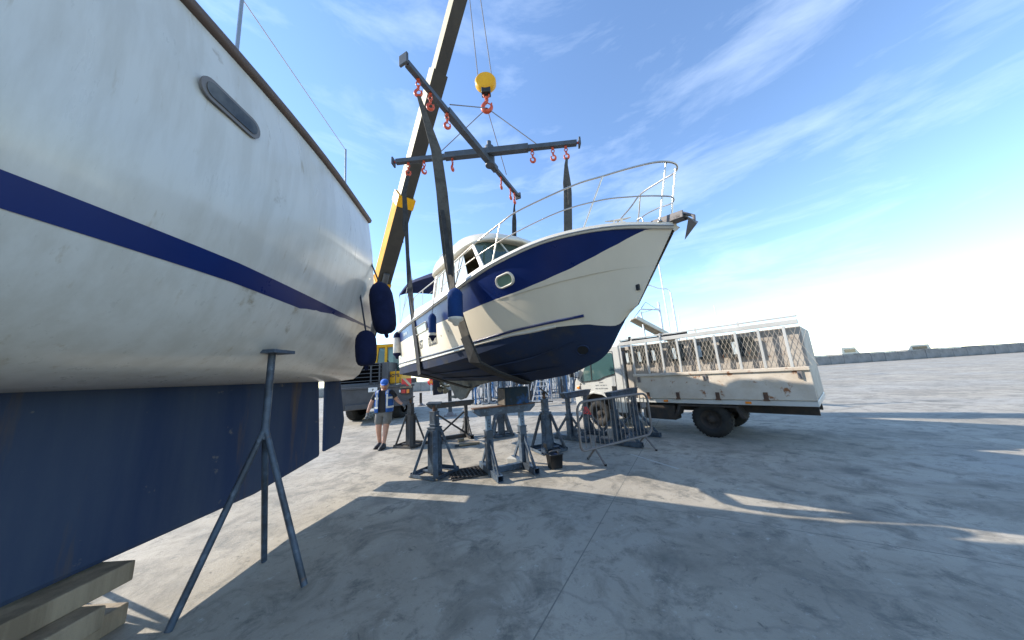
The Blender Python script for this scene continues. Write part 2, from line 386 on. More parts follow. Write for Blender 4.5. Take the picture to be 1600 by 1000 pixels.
# painted line and joints
for nm, p, q, wd in (('painted_line', (985, 710), (1060, 733), .05),):
    a, c = onz(*p), onz(*q); b = MB(); a[2] = c[2] = .004
    d = (c - a) / np.linalg.norm(c - a); n = np.array([-d[1], d[0], 0]) * wd / 2
    b.add([a - n, c - n, c + n, a + n], [(0, 1, 2, 3)]); tag(b.build(nm, M['slab']), kind='structure')
# harbour wall of blocks
wall = thing('harbour_wall', 'long low grey stone harbour wall along the far edge of the yard', 'wall', (0, 47.6, 0))
b = MB(); b.box((0, .15, .65), (300, .5, 1.3)); b.build('wall_core', 'stone', wall)
bl = None
for i in range(100):
    x = -100 + i * 2.2
    if bl is None: bl = MB().box((0, 0, .70), (2.16, .5, 1.38)).build('block', 'stone', wall, bevel=.03)
    o = bl if i == 0 else bl.copy()
    if i: col.objects.link(o); o.parent = wall
    o.location = (x, -.05 + random.uniform(-.02, .02), random.uniform(-.02, .02))
b = MB(); b.box((0, .05, 1.47), (300, .75, .12)); b.build('coping', 'stone', wall)

# ------------------------------------------------------------------ main boat
def Rz(a): return np.array([[math.cos(a), -math.sin(a), 0], [math.sin(a), math.cos(a), 0], [0, 0, 1]])
_y, _p, _r = -0.968993, -0.029136, 0.012835
_Ry = np.array([[math.cos(_p), 0, -math.sin(_p)], [0, 1, 0], [math.sin(_p), 0, math.cos(_p)]])
_Rx = np.array([[1, 0, 0], [0, math.cos(_r), -math.sin(_r)], [0, math.sin(_r), math.cos(_r)]])
BM = Rz(_y) @ _Ry @ _Rx; BO = np.array([-2.9191, 10.9699, 1.6129])
XF = Matrix.Identity(4)
for i in range(3):
    for j in range(3): XF[i][j] = BM[i, j]
    XF[i][3] = BO[i]
CL = BM.T @ (CAM - BO)
SC = 0.8     # boat frame units -> metres (the boat is about 7.3 m long)
XF = Matrix.Translation(V(CAM)) @ Matrix.Scale(SC, 4) @ Matrix.Translation(-V(CAM)) @ XF
XI = XF.inverted()
def ly(x, y, Y): d = BM.T @ ray(x, y); return CL + d * (Y - CL[1]) / d[1]
def lx(x, y, X): d = BM.T @ ray(x, y); return CL + d * (X - CL[0]) / d[0]
def lw(p): return XF @ V(p)

KT = np.array([0, .2, .4, .6, .75, .87, .95, 1.0])
HS = dict(sx=KT * 9, sy=[1.422, 1.538, 1.554, 1.492, 1.303, .894, .432, .033], sz=[1.725, 1.76, 1.823, 1.944, 2.102, 2.183, 2.122, 2.014],
          cx=[0, 1.71, 3.42, 5.04, 6.3, 7.29, 7.92, 8.37], cy=[1.36, 1.368, 1.335, 1.184, .902, .517, .212, .014],
          cz=[.308, .382, .465, .595, .778, .975, 1.096, 1.138], kx=[0.05, 1.9, 3.657, 5.266, 6.349, 7.223, 7.837, 8.212],
          kz=[.0, -.012, .004, .033, .09, .261, .571, 1.125])
def herm(t, v, T=KT):
    v = np.array(v, float); m = np.gradient(v, T); i = int(np.clip(np.searchsorted(T, t) - 1, 0, len(T) - 2))
    h = T[i + 1] - T[i]; u = (t - T[i]) / h
    return (2 * u**3 - 3 * u**2 + 1) * v[i] + (u**3 - 2 * u**2 + u) * h * m[i] + (-2 * u**3 + 3 * u**2) * v[i + 1] + (u**3 - u**2) * h * m[i + 1]
def Scv(t): return np.array([herm(t, HS['sx']), -herm(t, HS['sy']), herm(t, HS['sz'])])
def Ccv(t): return np.array([herm(t, HS['cx']), -herm(t, HS['cy']), herm(t, HS['cz'])])
def Kcv(t): return np.array([herm(t, HS['kx']), 0, herm(t, HS['kz'])])
def ip(t, a, b): return float(np.interp(t, a, b))
fW = lambda t: ip(t, [0, .31, .52, .64, .763, .822, .862, 1], [.16, .165, .155, .14, .09, .03, 0, 0])
gB = lambda t: ip(t, [0, .862, .89, .92, .945, .96, .975, 1], [0, 0, .06, .14, .29, .43, .64, 1])
fB = lambda t: ip(t, [0, .082, .29, .46, .63, .72, .795, .842, .885, .92, .948, .975, 1], [.76, .755, .735, .71, .65, .61, .588, .60, .645, .725, .83, .985, 1])
fN = lambda t: ip(t, [0, .70, .772, .84, .9, 1], [.62, .61, .57, .535, .525, .535])
fR = lambda t: ip(t, [0, .318, .64, .765, .85, .915], [.25, .232, .183, .142, .082, .03])
def kn(t): return .014 * float(np.clip((t - .68) / .08, 0, 1) * np.clip((.975 - t) / .05, 0, 1))
def top(t, s, off=0.):
    c, a = Ccv(t), Scv(t); p = c + (a - c) * s
    lip = .035 * min(1, max(0, (.97 - t) / .1)) * max(0, 1 - s / .03) if s < .03 else 0
    st = kn(t) * (1 if s > fN(t) else 0)
    conc = -.02 * math.sin(math.pi * s) * float(np.clip((t - .7) / .2, 0, 1)) * float(np.clip((1.0 - t) / .06, 0, 1))
    k = st + conc + off
    p = p.copy(); p[1] -= k * .9; p[2] -= k * .25
    return p
def bot(t, s, off=0.):   # s: 0 chine -> 1 keel
    c, a = Ccv(t), Kcv(t); p = c + (a - c) * s
    p = p.copy(); p[2] -= off + .03 * math.sin(math.pi * s) * float(np.clip((t - .3) / .4, 0, 1)); p[1] -= off * .35
    return p
TS = np.concatenate([np.linspace(0, .7, 29), np.linspace(.715, 1, 34)])
boat = thing('motorboat', 'cream and navy cabin motorboat hanging in slings above the stands, bow to the right', 'boat', matrix=XF)
def mir(p): return (p[0], -p[1], p[2])
def band(name, m, f, lo, hi, k, shade=True, extra=None):
    b = MB()
    for sgn in (1, -1):
        rows = []
        for t in TS:
            a, c = lo(t), hi(t); row = [f(t, a + (c - a) * i / k) for i in range(k + 1)]
            if sgn < 0: row = [mir(p) for p in row]
            rows.append(row)
        b.grid(rows, True, flip=(sgn > 0))
    if extra: extra(b)
    return b.build(name, m, boat, weld=True)
# topsides: below and above the knuckle are separate rows so the knuckle stays crisp
bh = MB()
for sgn in (1, -1):
    def rowset(f, lo, hi, k):
        rows = []
        for t in TS:
            a, c = lo(t), hi(t); c = max(a, c)
            row = [f(t, a + (c - a) * i / k) for i in range(k + 1)]
            if sgn < 0: row = [mir(p) for p in row]
            rows.append(row)
        bh.grid(rows, True, flip=(sgn > 0))
    rowset(top, fW, lambda t: min(fN(t), fB(t)) , 6)
    rowset(top, lambda t: min(fN(t), fB(t)) + .0008, lambda t: max(fB(t), fN(t) + .006) if fB(t) > fN(t) else fN(t) + .0008, 4)
    rowset(bot, lambda t: 0, gB, 3)
# transom
tr = []
for s in np.linspace(0, 1, 5): tr.append(bot(0, 1 - s))
tr = [bot(0, 1), bot(0, .5), bot(0, 0), top(0, .5), top(0, 1)]
bh.add([(p[0], p[1], p[2]) for p in tr] + [mir(p) for p in tr[::-1]], [tuple(range(10))])
bh.build('hull', 'gel', boat, weld=True)
band('hull_stripe', 'navy', top, fB, lambda t: 1.0, 6)
ba = MB()
for sgn in (1, -1):
    rows = []; rows2 = []
    for t in TS:
        g = gB(t); r = [bot(t, g + (1 - g) * i / 8) for i in range(9)]; r2 = [top(t, fW(t) * i / 3) for i in range(4)]
        if sgn < 0: r = [mir(p) for p in r]; r2 = [mir(p) for p in r2]
        rows.append(r); rows2.append(r2)
    ba.grid(rows, True, flip=(sgn < 0)); ba.grid(rows2, False, flip=(sgn > 0))
ba.build('bottom', 'anti', boat)
# strakes
def sweep(name, m, pts, prof, parent, mirror=True, caps=True):
    """prof: list of (out, up) offsets; pts boat-local, starboard"""
    b = MB()
    for sgn in ((1, -1) if mirror else (1,)):
        rows = []
        for i, p in enumerate(pts):
            p = np.array(p, float); q = np.array(pts[min(i + 1, len(pts) - 1)], float) - np.array(pts[max(i - 1, 0)], float)
            q[2] = 0; q /= np.linalg.norm(q); o = np.array([q[1], -q[0], 0])
            pr = prof(i / (len(pts) - 1)) if callable(prof) else prof
            row = [p + o * a + np.array([0, 0, c]) for a, c in pr]
            if sgn < 0: row = [mir(r) for r in row]
            rows.append(row)
        b.grid(rows, True, flip=(sgn < 0))
        if caps:
            b.add(rows[0], [tuple(range(len(rows[0])))]); b.add(rows[-1], [tuple(range(len(rows[-1])))])
    o = b.build(name, m, parent)
    e = o.modifiers.new('es', 'EDGE_SPLIT'); e.split_angle = R(35)
    return o
for path in ([(.897, .36), (.84, .365), (.77, .385), (.71, .36), (.5, .32), (.12, .30)], [(.845, .76), (.75, .70), (.65, .68), (.45, .66), (.2, .65)]):
    tt = [q[0] for q in path][::-1]; ss = [q[1] for q in path][::-1]
    pts = [bot(t, ip(t, tt, ss)) for t in np.linspace(tt[0], tt[-1], 40)]
    sweep('spray_strake', 'anti', pts, lambda u: [(-.03, .01), (.045 * min(1, (1 - u) * 6), -.012 * min(1, (1 - u) * 6)), (.04 * min(1, (1 - u) * 6), -.034 * min(1, (1 - u) * 6)), (-.035, -.004)], boat)
# blue rubbing strip and cream moulding under it
pts = [top(t, fR(t)) for t in np.linspace(0.003, .915, 60)]
sweep('rubbing_strip', 'navy', pts, [(-.01, .022), (.028, .018), (.040, .004), (.034, -.014), (-.01, -.022)], boat)
pts = [top(t, max(fR(t) - .055, fW(t) + .012)) for t in np.linspace(0.003, .86, 60)]
sweep('side_moulding', 'gelw', pts, [(-.01, .03), (.016, .02), (.020, -.02), (-.01, -.034)], boat)
pts = [top(t, fR(t)) + np.array([0, -.041, .004]) for t in np.linspace(.003, .90, 50)]
sweep('strip_insert', 'steel', pts, [(-.004, .004), (.003, .003), (.003, -.003), (-.004, -.004)], boat)
# gunwale moulding
cap = lambda t: ip(t, [0, .30, .48, .66, .85, 1], [.30, .30, .20, .12, .105, .10])
NG = 70; gt = np.linspace(0, 1, NG)
pts = [Scv(t) for t in gt]
def gprof(u):
    h = cap(u); lip = .018
    return [(-.015, -.012), (.026, -.012), (.048, .012), (.052, .03), (.03, .045), (.022, h * .55 + .02), (.006, h - .015), (-.03, h), (-.13, h), (-.13, h - .05)]
sweep('gunwale', 'gelw', pts, gprof, boat, caps=True)
pts = [Scv(t) + np.array([0, 0, .018]) for t in gt]
sweep('gunwale_band', 'galv' if False else 'greyst', pts, [(.046, -.010), (.058, -.004), (.060, .006), (.050, .014)], boat)
b = MB(); rows = []
for t in np.linspace(0, .992, 40):
    p = Scv(t); y = p[1] + .12; z = p[2] + cap(t) - .03
    rows.append([(p[0], y * u if abs(y) > .01 else 0, z + .05 * (1 - u * u)) for u in np.linspace(1, -1, 9)])
b.grid(rows); b.build('deck', 'gelw', boat)
# bow roller, anchor, stem fitting
p = Scv(1.0)
b = MB(); b.box((8.92, 0, p[2] + .11), (.42, .16, .05)); b.bar((8.75, .07, p[2] + .16), (9.16, .07, p[2] + .12), .02, .09); b.bar((8.75, -.07, p[2] + .16), (9.16, -.07, p[2] + .12), .02, .09)
rl = b.build('bow_roller', 'galv', boat, bevel=.004)
b = MB(); b.tube([(9.13, -.06, p[2] + .12), (9.13, .06, p[2] + .12)], [.035, .035], 12); b.build('roller', 'black', rl)
b = MB(); b.bar((8.6, 0, p[2] + .19), (9.14, 0, p[2] + .15), .025, .05); b.tube([(9.14, 0, p[2] + .15), (9.25, 0, p[2] + .06), (9.24, 0, p[2] - .06)], [.02, .02, .018], 8)
b.add([(9.24, -.13, p[2] + .02), (9.24, .13, p[2] + .02), (9.10, 0, p[2] - .20), (9.27, 0, p[2] - .05)], [(0, 2, 3), (3, 2, 1), (0, 3, 1), (0, 1, 2)])
b.build('anchor', 'galv', boat, bevel=.003)
b = MB(); q = top(.99, .26); b.box((q[0] - .0, q[1] - .012, q[2]), (.05, .03, .08)); b.build('towing_eye', 'black', boat, bevel=.004)
# cleats
def cleat(x, y, z, L, ang):
    b = MB(); b.tube([(-L / 2, 0, .060), (-L * .3, 0, .052), (0, 0, .050), (L * .3, 0, .052), (L / 2, 0, .060)], [.008, .014, .017, .014, .008], 8)
    b.bar((-.05, 0, 0), (-.05, 0, .06), .03); b.bar((.05, 0, 0), (.05, 0, .06), .03); b.box((0, 0, 0), (.2, .05, .012))
    o = b.build('cleat', 'gelw', boat); o.location = (x, y, z); o.rotation_euler = (0, R(4), ang); return o
for sg in (-1, 1): cleat(8.44, sg * .36, 2.262, .34, -sg * R(33)); cleat(1.0, sg * 1.38, 2.04, .26, 0)
b = MB(); b.tube([(8.62, -.2, 2.21), (8.64, -.2, 2.27), (8.70, -.2, 2.27), (8.72, -.2, 2.2)], .008); b.build('fairlead', 'steel', boat)

# rails
def bez(pts, k=8):
    P = [np.array(p, float) for p in pts]; o = []
    for i in range(len(P) - 1):
        p0, p1, p2, p3 = P[max(i - 1, 0)], P[i], P[i + 1], P[min(i + 2, len(P) - 1)]
        for j in range(k):
            u = j / k; o.append(.5 * ((2 * p1) + (-p0 + p2) * u + (2 * p0 - 5 * p1 + 4 * p2 - p3) * u * u + (-p0 + 3 * p1 - 3 * p2 + p3) * u**3))
    o.append(P[-1]); return o
half = [(2.04, -1.44, 2.05), (2.05, -1.44, 2.42), (2.10, -1.44, 2.52), (2.28, -1.45, 2.565), (3.2, -1.46, 2.555), (4.18, -1.45, 2.57), (5.37, -1.39, 2.69), (6.08, -1.33, 2.765), (6.71, -1.21, 2.86), (7.11, -1.10, 2.925), (7.96, -.72, 2.995), (8.36, -.47, 3.005), (8.76, -.32, 2.945), (9.04, -.20, 2.88)]
top_rail = half + [(9.14, 0, 2.86)] + [mir(p) for p in half[::-1]]
b = MB(); b.tube(bez(top_rail), .0135, 8); b.build('top_rail', 'steel', boat)
halfm = [(4.4, -1.47, 2.24), (5.3, -1.42, 2.40), (6.58, -1.24, 2.53), (7.69, -.87, 2.635), (8.28, -.53, 2.645), (8.66, -.32, 2.56), (8.94, -.18, 2.46)]
b = MB(); b.tube(bez(halfm + [(9.04, 0, 2.44)] + [mir(p) for p in halfm[::-1]]), .010, 8); b.build('mid_rail', 'steel', boat)
for sg in (1, -1):
    for a, c in (((8.07, -.66, 2.27), (8.36, -.47, 3.0)), ((6.48, -1.27, 2.2), (6.71, -1.21, 2.86)), ((5.17, -1.41, 2.1), (5.37, -1.39, 2.69)), ((3.95, -1.45, 2.02), (4.15, -1.45, 2.57)), ((3.0, -1.45, 2.05), (3.05, -1.46, 2.56)), ((8.90, -.14, 2.12), (9.08, -.12, 2.87))):
        a = (a[0], a[1] * sg, a[2]); c = (c[0], c[1] * sg, c[2])
        b = MB(); b.tube([a, c], .0125, 8); st = b.build('stanchion', 'steel', boat)
        b = MB(); b.lathe([(.035, 0), (.035, .008), (.018, .03)], a, n=12); b.build('stanchion_foot', 'steel', st)
b = MB(); b.tube([(2.06, -1.44, 2.2), (3.0, -1.46, 2.30), (3.95, -1.45, 2.34)], .004, 6); b.build('guard_wire', 'steel', boat)

# cabin
HW = 1.05
def pane(name, m, poly, th, n, parent=boat, bevel=0):
    b = MB(); b.prism(poly, V(n) * th); return b.build(name, m, parent, bevel=bevel)
CB = 2.02
side_b = [(2.62, 2.45), (5.74, 2.40)]
b = MB()
fr = [(5.74, -HW), (5.98, -.82), (6.12, -.45), (6.16, 0), (6.12, .45), (5.98, .82), (5.74, HW)]
ring_b = [(2.62, -HW)] + fr + [(2.62, HW)]
b.grid([[(x, y * 1.02, CB) for x, y in ring_b + ring_b[:1]], [(x, y, 2.42) for x, y in ring_b + ring_b[:1]]], False)
b.add([(x, y, 2.42) for x, y in ring_b], [tuple(range(len(ring_b)))])
b.build('cabin_base', 'gelw', boat, bevel=.015)
ftop = [(5.14, -.95), (5.34, -.78), (5.46, -.42), (5.50, 0), (5.46, .42), (5.34, .78), (5.14, .95)]
for sg in (-1, 1):
    Y0, Y1 = sg * HW, sg * .955
    def sp(x, z): return (x, Y0 + (Y1 - Y0) * (z - 2.42) / .72, z)
    # pillars
    for nm, pl in (('front_pillar', [(5.62, 2.42), (5.76, 2.42), (5.17, 3.15), (5.06, 3.15)]), ('aft_pillar', [(2.60, 2.42), (2.78, 2.42), (2.78, 3.15), (2.60, 3.15)]), ('middle_pillar', [(4.05, 2.42), (4.13, 2.42), (4.13, 3.15), (4.05, 3.15)]), ('door_pillar', [(3.22, 2.42), (3.29, 2.42), (3.29, 3.15), (3.22, 3.15)]), ('window_head', [(2.78, 3.08), (5.12, 3.08), (5.06, 3.17), (2.78, 3.17)]), ('window_sill', [(2.78, 2.42), (5.62, 2.42), (5.60, 2.455), (2.78, 2.46)])):
        P = [sp(*q) for q in pl]; b = MB(); b.prism(P if sg < 0 else P[::-1], (0, -sg * .045, 0)); b.build(nm, 'gelw', boat, bevel=.005)
    b = MB(); P = [sp(4.13, 2.46), sp(4.98, 2.46), sp(4.62, 3.08), sp(4.13, 3.08)]; P = [(p[0], p[1] - sg * .012, p[2]) for p in P]
    b.prism(P, (0, -sg * .006, 0)); b.build('sliding_pane', 'palegl', boat)
    b = MB(); P = [(p[0], p[1] - sg * .03, p[2]) for p in [sp(3.29, 2.46), sp(4.05, 2.46), sp(4.05, 3.08), sp(3.29, 3.08)]]
    b.prism(P, (0, -sg * .006, 0)); b.build('aft_side_pane', 'palegl', boat)
    b = MB(); P = [(p[0], p[1] - sg * .03, p[2]) for p in [sp(2.78, 2.46), sp(3.22, 2.46), sp(3.22, 3.08), sp(2.78, 3.08)]]
    b.prism(P, (0, -sg * .006, 0)); b.build('aft_side_pane', 'palegl', boat)
for i in range(6):
    a, c, d, e = fr[i], fr[i + 1], ftop[i + 1], ftop[i]
    P = [(a[0] - .02, a[1], 2.425), (c[0] - .02, c[1], 2.425), (d[0], d[1], 3.16), (e[0], e[1], 3.16)]
    b = MB(); b.add(P + [(x - .008, y, z) for x, y, z in P], [(0, 1, 2, 3), (7, 6, 5, 4), (0, 4, 5, 1), (2, 6, 7, 3), (1, 5, 6, 2), (3, 7, 4, 0)]); b.build('windscreen_pane', 'winglass', boat)
    if i in (2, 4):
        b = MB(); b.bar((a[0], a[1], 2.42), (e[0] + .01, e[1], 3.16), .03, .02); b.build('windscreen_bar', 'gelw', boat)
b = MB(); b.tube([(5.62, .15, 3.14), (5.70, .05, 2.95), (5.86, -.12, 2.72)], [.008, .008, .006], 6); b.build('wiper', 'black', boat)
b = MB(); b.box((4.85, 0, 2.47), (1.1, 1.9, .05)); b.box((4.9, .35, 2.62), (.35, .9, .28)); b.build('dashboard', 'beige', boat, bevel=.02)
b = MB(); b.box((4.2, .97, 2.75), (1.9, .02, .6)); b.box((2.70, 0, 2.75), (.04, 1.7, .7)); b.build('cabin_lining', 'beige', boat)
b = MB(); b.box((5.3, -.55, 2.50), (.3, .35, .10)); b.lathe([(.0, 0), (.07, .0), (.085, .05), (.06, .13), (.03, .16), (.0, .17)], (5.55, -.72, 2.47), n=12); b.build('green_jug', 'teal', boat)
b = MB(); b.lathe([(.0, 0), (.10, .0), (.12, .04), (.08, .12), (.0, .15)], (5.28, -.80, 2.47), n=12); b.build('dashboard_cloth', 'white', boat)
# roof with overhanging front brow
def outline(z, k, fr_=0., n=44):
    out = []
    for i in range(n):
        a = 2 * math.pi * i / n; c, s_ = math.cos(a), math.sin(a)
        ex = .38; x = math.copysign(abs(c) ** ex, c); y = math.copysign(abs(s_) ** .42, s_)
        X = 3.80 + x * (1.50 - fr_) * (k if x > 0 else (k + .04))
        X += (.38 * k * (1 - (abs(y)) ** 2) if x > 0 else 0) * max(0, x)
        zz = z - (z - 3.15) * .62 * float(np.clip((X - 4.35) / 1.5, 0, 1)) ** 1.3
        out.append((X, y * 1.06 * k, zz + (.02 * (1 - y * y))))
    return out
b = MB(); rows = [outline(3.155, .93), outline(3.15, 1.0), outline(3.185, 1.03), outline(3.25, 1.02), outline(3.38, 1.0), outline(3.50, .95), outline(3.56, .87), outline(3.59, .70), outline(3.605, .45), outline(3.61, .2)]
rows = [r + r[:1] for r in rows]
b.grid(rows, True); b.add(rows[-1][:-1], [tuple(range(44))]); b.add(rows[0][:-1], [tuple(range(44))[::-1]])
b.build('roof', 'gelw', boat)
b = MB(); b.box((4.45, 0, 3.168), (1.55, 1.7, .02)); b.build('roof_lining', 'beige', boat)
for sg in (-1, 1):
    b = MB(); b.tube(bez([(3.0, sg * .80, 3.55), (3.05, sg * .80, 3.64), (3.5, sg * .80, 3.66), (4.1, sg * .78, 3.65), (4.2, sg * .78, 3.55)]), .011, 8); b.build('grab_rail', 'steel', boat)
# radar arch rail, horn and lights at the back of the roof
b = MB(); b.tube(bez([(2.75, -.85, 3.34), (2.80, -.86, 3.62), (2.95, -.84, 3.73), (3.35, -.6, 3.76), (3.4, .4, 3.78), (3.1, .82, 3.70), (2.8, .86, 3.34)]), .016, 8); b.tube([(3.25, -.78, 3.36), (3.28, -.72, 3.75)], .012); b.build('mast_rail', 'white', boat)
b = MB(); b.lathe([(.03, 0), (.045, .02), (.045, .09), (.02, .12), (0, .12)], (2.62, -.85, 3.42), n=12); b.box((2.55, -.8, 3.36), (.22, .1, .07)); b.tube([(2.6, -.8, 3.4), (2.5, -.8, 3.55)], .01); b.build('navigation_light', 'gelw', boat, bevel=.004)
b = MB(); b.box((2.70, 0, 3.2), (.14, 1.9, .16)); b.build('roof_rear_trim', 'black', boat, bevel=.02)
# bimini awning
rows = []
for x, z, hw in ((-.04, 3.27, 1.38), (.0, 3.31, 1.38), (.4, 3.44, 1.33), (.8, 3.54, 1.27), (1.4, 3.50, 1.2), (2.0, 3.44, 1.1), (2.62, 3.37, .98)):
    rows.append([(x, hw * s_, z - .12 * abs(s_) ** 6 + .05 * (1 - s_ * s_)) for s_ in np.linspace(-1, 1, 15)])
b = MB(); b.grid(rows); b.grid([[(p[0], p[1] * .995, p[2] - .008) for p in r] for r in rows], flip=True)
for sd in (0, -1):
    b.grid([[r[sd] for r in rows], [(r[sd][0], r[sd][1] * 1.01, r[sd][2] - .10) for r in rows]], False)
b.build('awning', 'canvasn', boat)
for sg in (-1, 1):
    for a, c in (((0.0, -1.37, 3.27), (0.02, -1.35, 2.05)), ((.8, -1.26, 3.48), (.12, -1.36, 2.05)), ((.35, -1.33, 2.5), (1.2, -1.22, 3.46))):
        b = MB(); b.tube([(a[0], a[1] * -sg, a[2]), (c[0], c[1] * -sg, c[2])], .011, 8); b.build('awning_pole', 'steel', boat)
# hull windows
def on_hull(t, s, off=0.):
    p = top(t, s); e = 1e-3; u = top(t + e, s) - top(t - e, s); v_ = top(t, s + .01) - top(t, s - .01)
    u /= np.linalg.norm(u); v_ /= np.linalg.norm(v_); n = np.cross(u, v_); n /= np.linalg.norm(n)
    if n[1] > 0: n = -n
    return p + n * off, u, v_, n
def hull_window(name, t, s, w_, h_, r_, fw, mf, mg, rot=0., depth=.028, lab=None):
    for sg in (1, -1):
        p, u, v_, n = on_hull(t, s, .004)
        up = np.cross(n, u); up = up if up[2] > 0 else -up
        ca, sa = math.cos(rot), math.sin(rot); U_ = u * ca + up * sa; W_ = -u * sa + up * ca
        def pt(x, y, o):
            q = p + U_ * x + W_ * y + n * o
            return mir(q) if sg < 0 else q
        b = MB(); rows = []
        for ww, hh, o in ((w_ + 2 * fw + .02, h_ + 2 * fw + .02, -.03), (w_ + 2 * fw, h_ + 2 * fw, depth * .6), (w_ + fw * 1.5, h_ + fw * 1.5, depth), (w_ + fw * .5, h_ + fw * .5, depth), (w_, h_, .004), (w_, h_, -.03)):
            ol = rrect(ww, hh, min(r_ + (ww - w_) / 2, hh / 2 - .001)); rows.append([pt(x, y, o) for x, y in ol] + [pt(ol[0][0], ol[0][1], o)])
        b.grid(rows, True, flip=(sg < 0)); fo = b.build(name, mf, boat)
        ol = rrect(w_ + .005, h_ + .005, r_)
        b = MB(); b.add([pt(x, y, .003) for x, y in ol], [tuple(range(len(ol)))]); b.build('glass', mg, fo)
hull_window('port_window', .7605, .775, .325, .165, .082, .034, 'gelw', 'portgl')
hull_window('aft_window', .345, .775, .86, .20, .03, .012, 'gelw', 'aftgl')
# thruster tunnel
for sg in (1, -1):
    p = bot(.89, .60); u = bot(.895, .60) - bot(.885, .60); v_ = bot(.89, .55) - bot(.89, .65); u /= np.linalg.norm(u); v_ = v_ - u * v_.dot(u); v_ /= np.linalg.norm(v_); n = np.cross(u, v_)
    if n[1] > 0: n = -n
    if sg < 0: p, u, v_, n = (np.array(mir(q)) for q in (p, u, v_, n))
    b = MB(); rows = []
    for rr, o in ((.125, -.01), (.118, .012), (.10, .014), (.095, -.004)):
        rows.append([p + (u * math.cos(a) * rr + v_ * math.sin(a) * rr * .8) + n * o for a in np.linspace(0, 2 * math.pi, 25)])
    b.grid(rows); th = b.build('thruster_tunnel', 'anti', boat)
    b = MB(); b.add([p + (u * math.cos(a) + v_ * math.sin(a) * .8) * .096 + n * .0035 for a in np.linspace(0, 2 * math.pi, 24, endpoint=False)], [tuple(range(24))]); b.build('tunnel_mouth', 'black', th)
# skeg, propeller, rudder
def slab(name, m, prof, th, parent=boat, bevel=.01):
    b = MB(); b.prism([(x, -th / 2, z) for x, z in prof], (0, th, 0)); return b.build(name, m, parent, bevel=bevel)
sk = [(1.15, .02), (1.28, -.14), (1.68, -.50), (2.10, -.575), (2.45, -.50), (2.70, -.30), (3.1, -.13), (3.9, -.02), (4.4, .03), (3.6, .05)]
b = MB(); n = len(sk)
b.add([(x, -.075 if z > -.1 else -.045, z) for x, z in sk] + [(x, .075 if z > -.1 else .045, z) for x, z in sk], [tuple(range(n))[::-1], tuple(range(n, 2 * n))] + [(i, (i + 1) % n, n + (i + 1) % n, n + i) for i in range(n)])
b.build('skeg', 'fin', boat, bevel=.02)
slab('heel_bearing', 'fin', [(1.60, -.46), (1.30, -.50), (1.28, -.56), (1.70, -.56)], .06)
rd = slab('rudder', 'anti', [(-.20, .05), (.20, .05), (.20, -.50), (-.20, -.53)], .05)
rd.location = (.06, 0, 0); rd.rotation_euler = (0, 0, R(58))
b = MB(); b.tube([(.32, 0, -.20), (1.35, 0, -.12)], [.03, .03], 10); b.build('propeller_shaft', 'steel', boat)
b = MB(); b.tube([(.50, 0, -.235), (.60, 0, -.23), (.75, 0, -.22)], [.03, .055, .05], 12); pr = b.build('propeller', 'brass', boat)
for k in range(4):
    a = R(25 + 90 * k); rows = []
    for rr, c, tw in ((.04, .05, 60), (.12, .11, 45), (.19, .13, 35), (.245, .06, 28)):
        rw = []
        for s_ in (-1, 0, 1):
            y = math.cos(a) * rr - math.sin(a) * c * s_ * math.cos(R(tw)); z = math.sin(a) * rr + math.cos(a) * c * s_ * math.cos(R(tw))
            rw.append((.62 + c * s_ * math.sin(R(tw)) * .6, y, z - .23))
        rows.append(rw)
    b = MB(); b.grid(rows); o = b.build('blade', 'brass', pr); sm = o.modifiers.new('s', 'SOLIDIFY'); sm.thickness = .012
# lettering on the hull
def hull_text(name, s, t, sv, size, m, sx=1., shear=0, offx=0):
    o = text(name, s, size, m, boat, Matrix.Identity(4), 0, sx, shear)
    for v in o.data.vertices:
        x, y = v.co.x, v.co.y; tt = t + x / 9.05; hgt = np.linalg.norm(Scv(tt) - Ccv(tt))
        q, u, v_, n = on_hull(tt, sv + y / hgt, .011); v.co = V(q)
    return o
hull_text('registration_letters', 'ST', .314, .405, .31, 'ink', .80)
hull_text('registration_numbers', '013221', .392, .385, .31, 'ink', .66)
hull_text('boat_name', 'Antares', .115, .835, .17, 'gelw', 1.05, .3)
for t_, s_ in ((.03, .36), (.14, .34), (.487, .48), (.535, .50)):
    p, u, v_, n = on_hull(t_, s_, .0); b = MB(); b.tube([p - n * .01, p + n * .012], [.022, .018], 10); b.build('skin_fitting', 'steel' if t_ > .3 else 'black', boat)

# ------------------------------------------------------------------ fenders
def fender(name, label, x, y, z0, z1, r, mbody, mend, capf, group, rope_to, top_end=None, bot_end=None, world=None):
    """cylinder fender with rounded ends; z0 bottom, z1 top (boat frame unless world)"""
    base = V(world) if world is not None else lw((x, y, z0))
    L = z1 - z0
    t = thing(name, label, 'fender', base, 0, group)
    b = MB(); b.lathe([(r * .30, L * .10), (r * .75, L * .13), (r, L * .20), (r, L * .5), (r, L * .80), (r * .93, L * .87), (r * .62, L * .94), (r * .25, L * .985), (0, L)], n=22); b.build('body', mbody, t)
    b = MB(); b.lathe([(0, 0), (r * .22, .004), (r * .36, L * .03), (r * .5, L * .09), (r * 1.0, L * .145), (r * 1.015, L * .205), (r * .99, L * .22)], n=22); b.build('end_cap', mend, t)
    b = MB(); b.lathe([(r * 1.01, L * (1 - capf)), (r * 1.012, L * .80), (r * .95, L * .87), (r * .64, L * .945), (r * .27, L * .99), (0, L * 1.005)], n=22); b.build('top_cap', top_end or mbody, t)
    b = MB(); t.scale = (SC,) * 3; rt = (V(rope_to) - base) / SC; b.tube([(0, 0, L), (0, 0, L + .03), (rt * .5 + Vector((0, 0, L * .5))), rt], .007, 6); b.build('rope', 'rope', t)
    return t
F1 = ly(711, 480, -1.78)
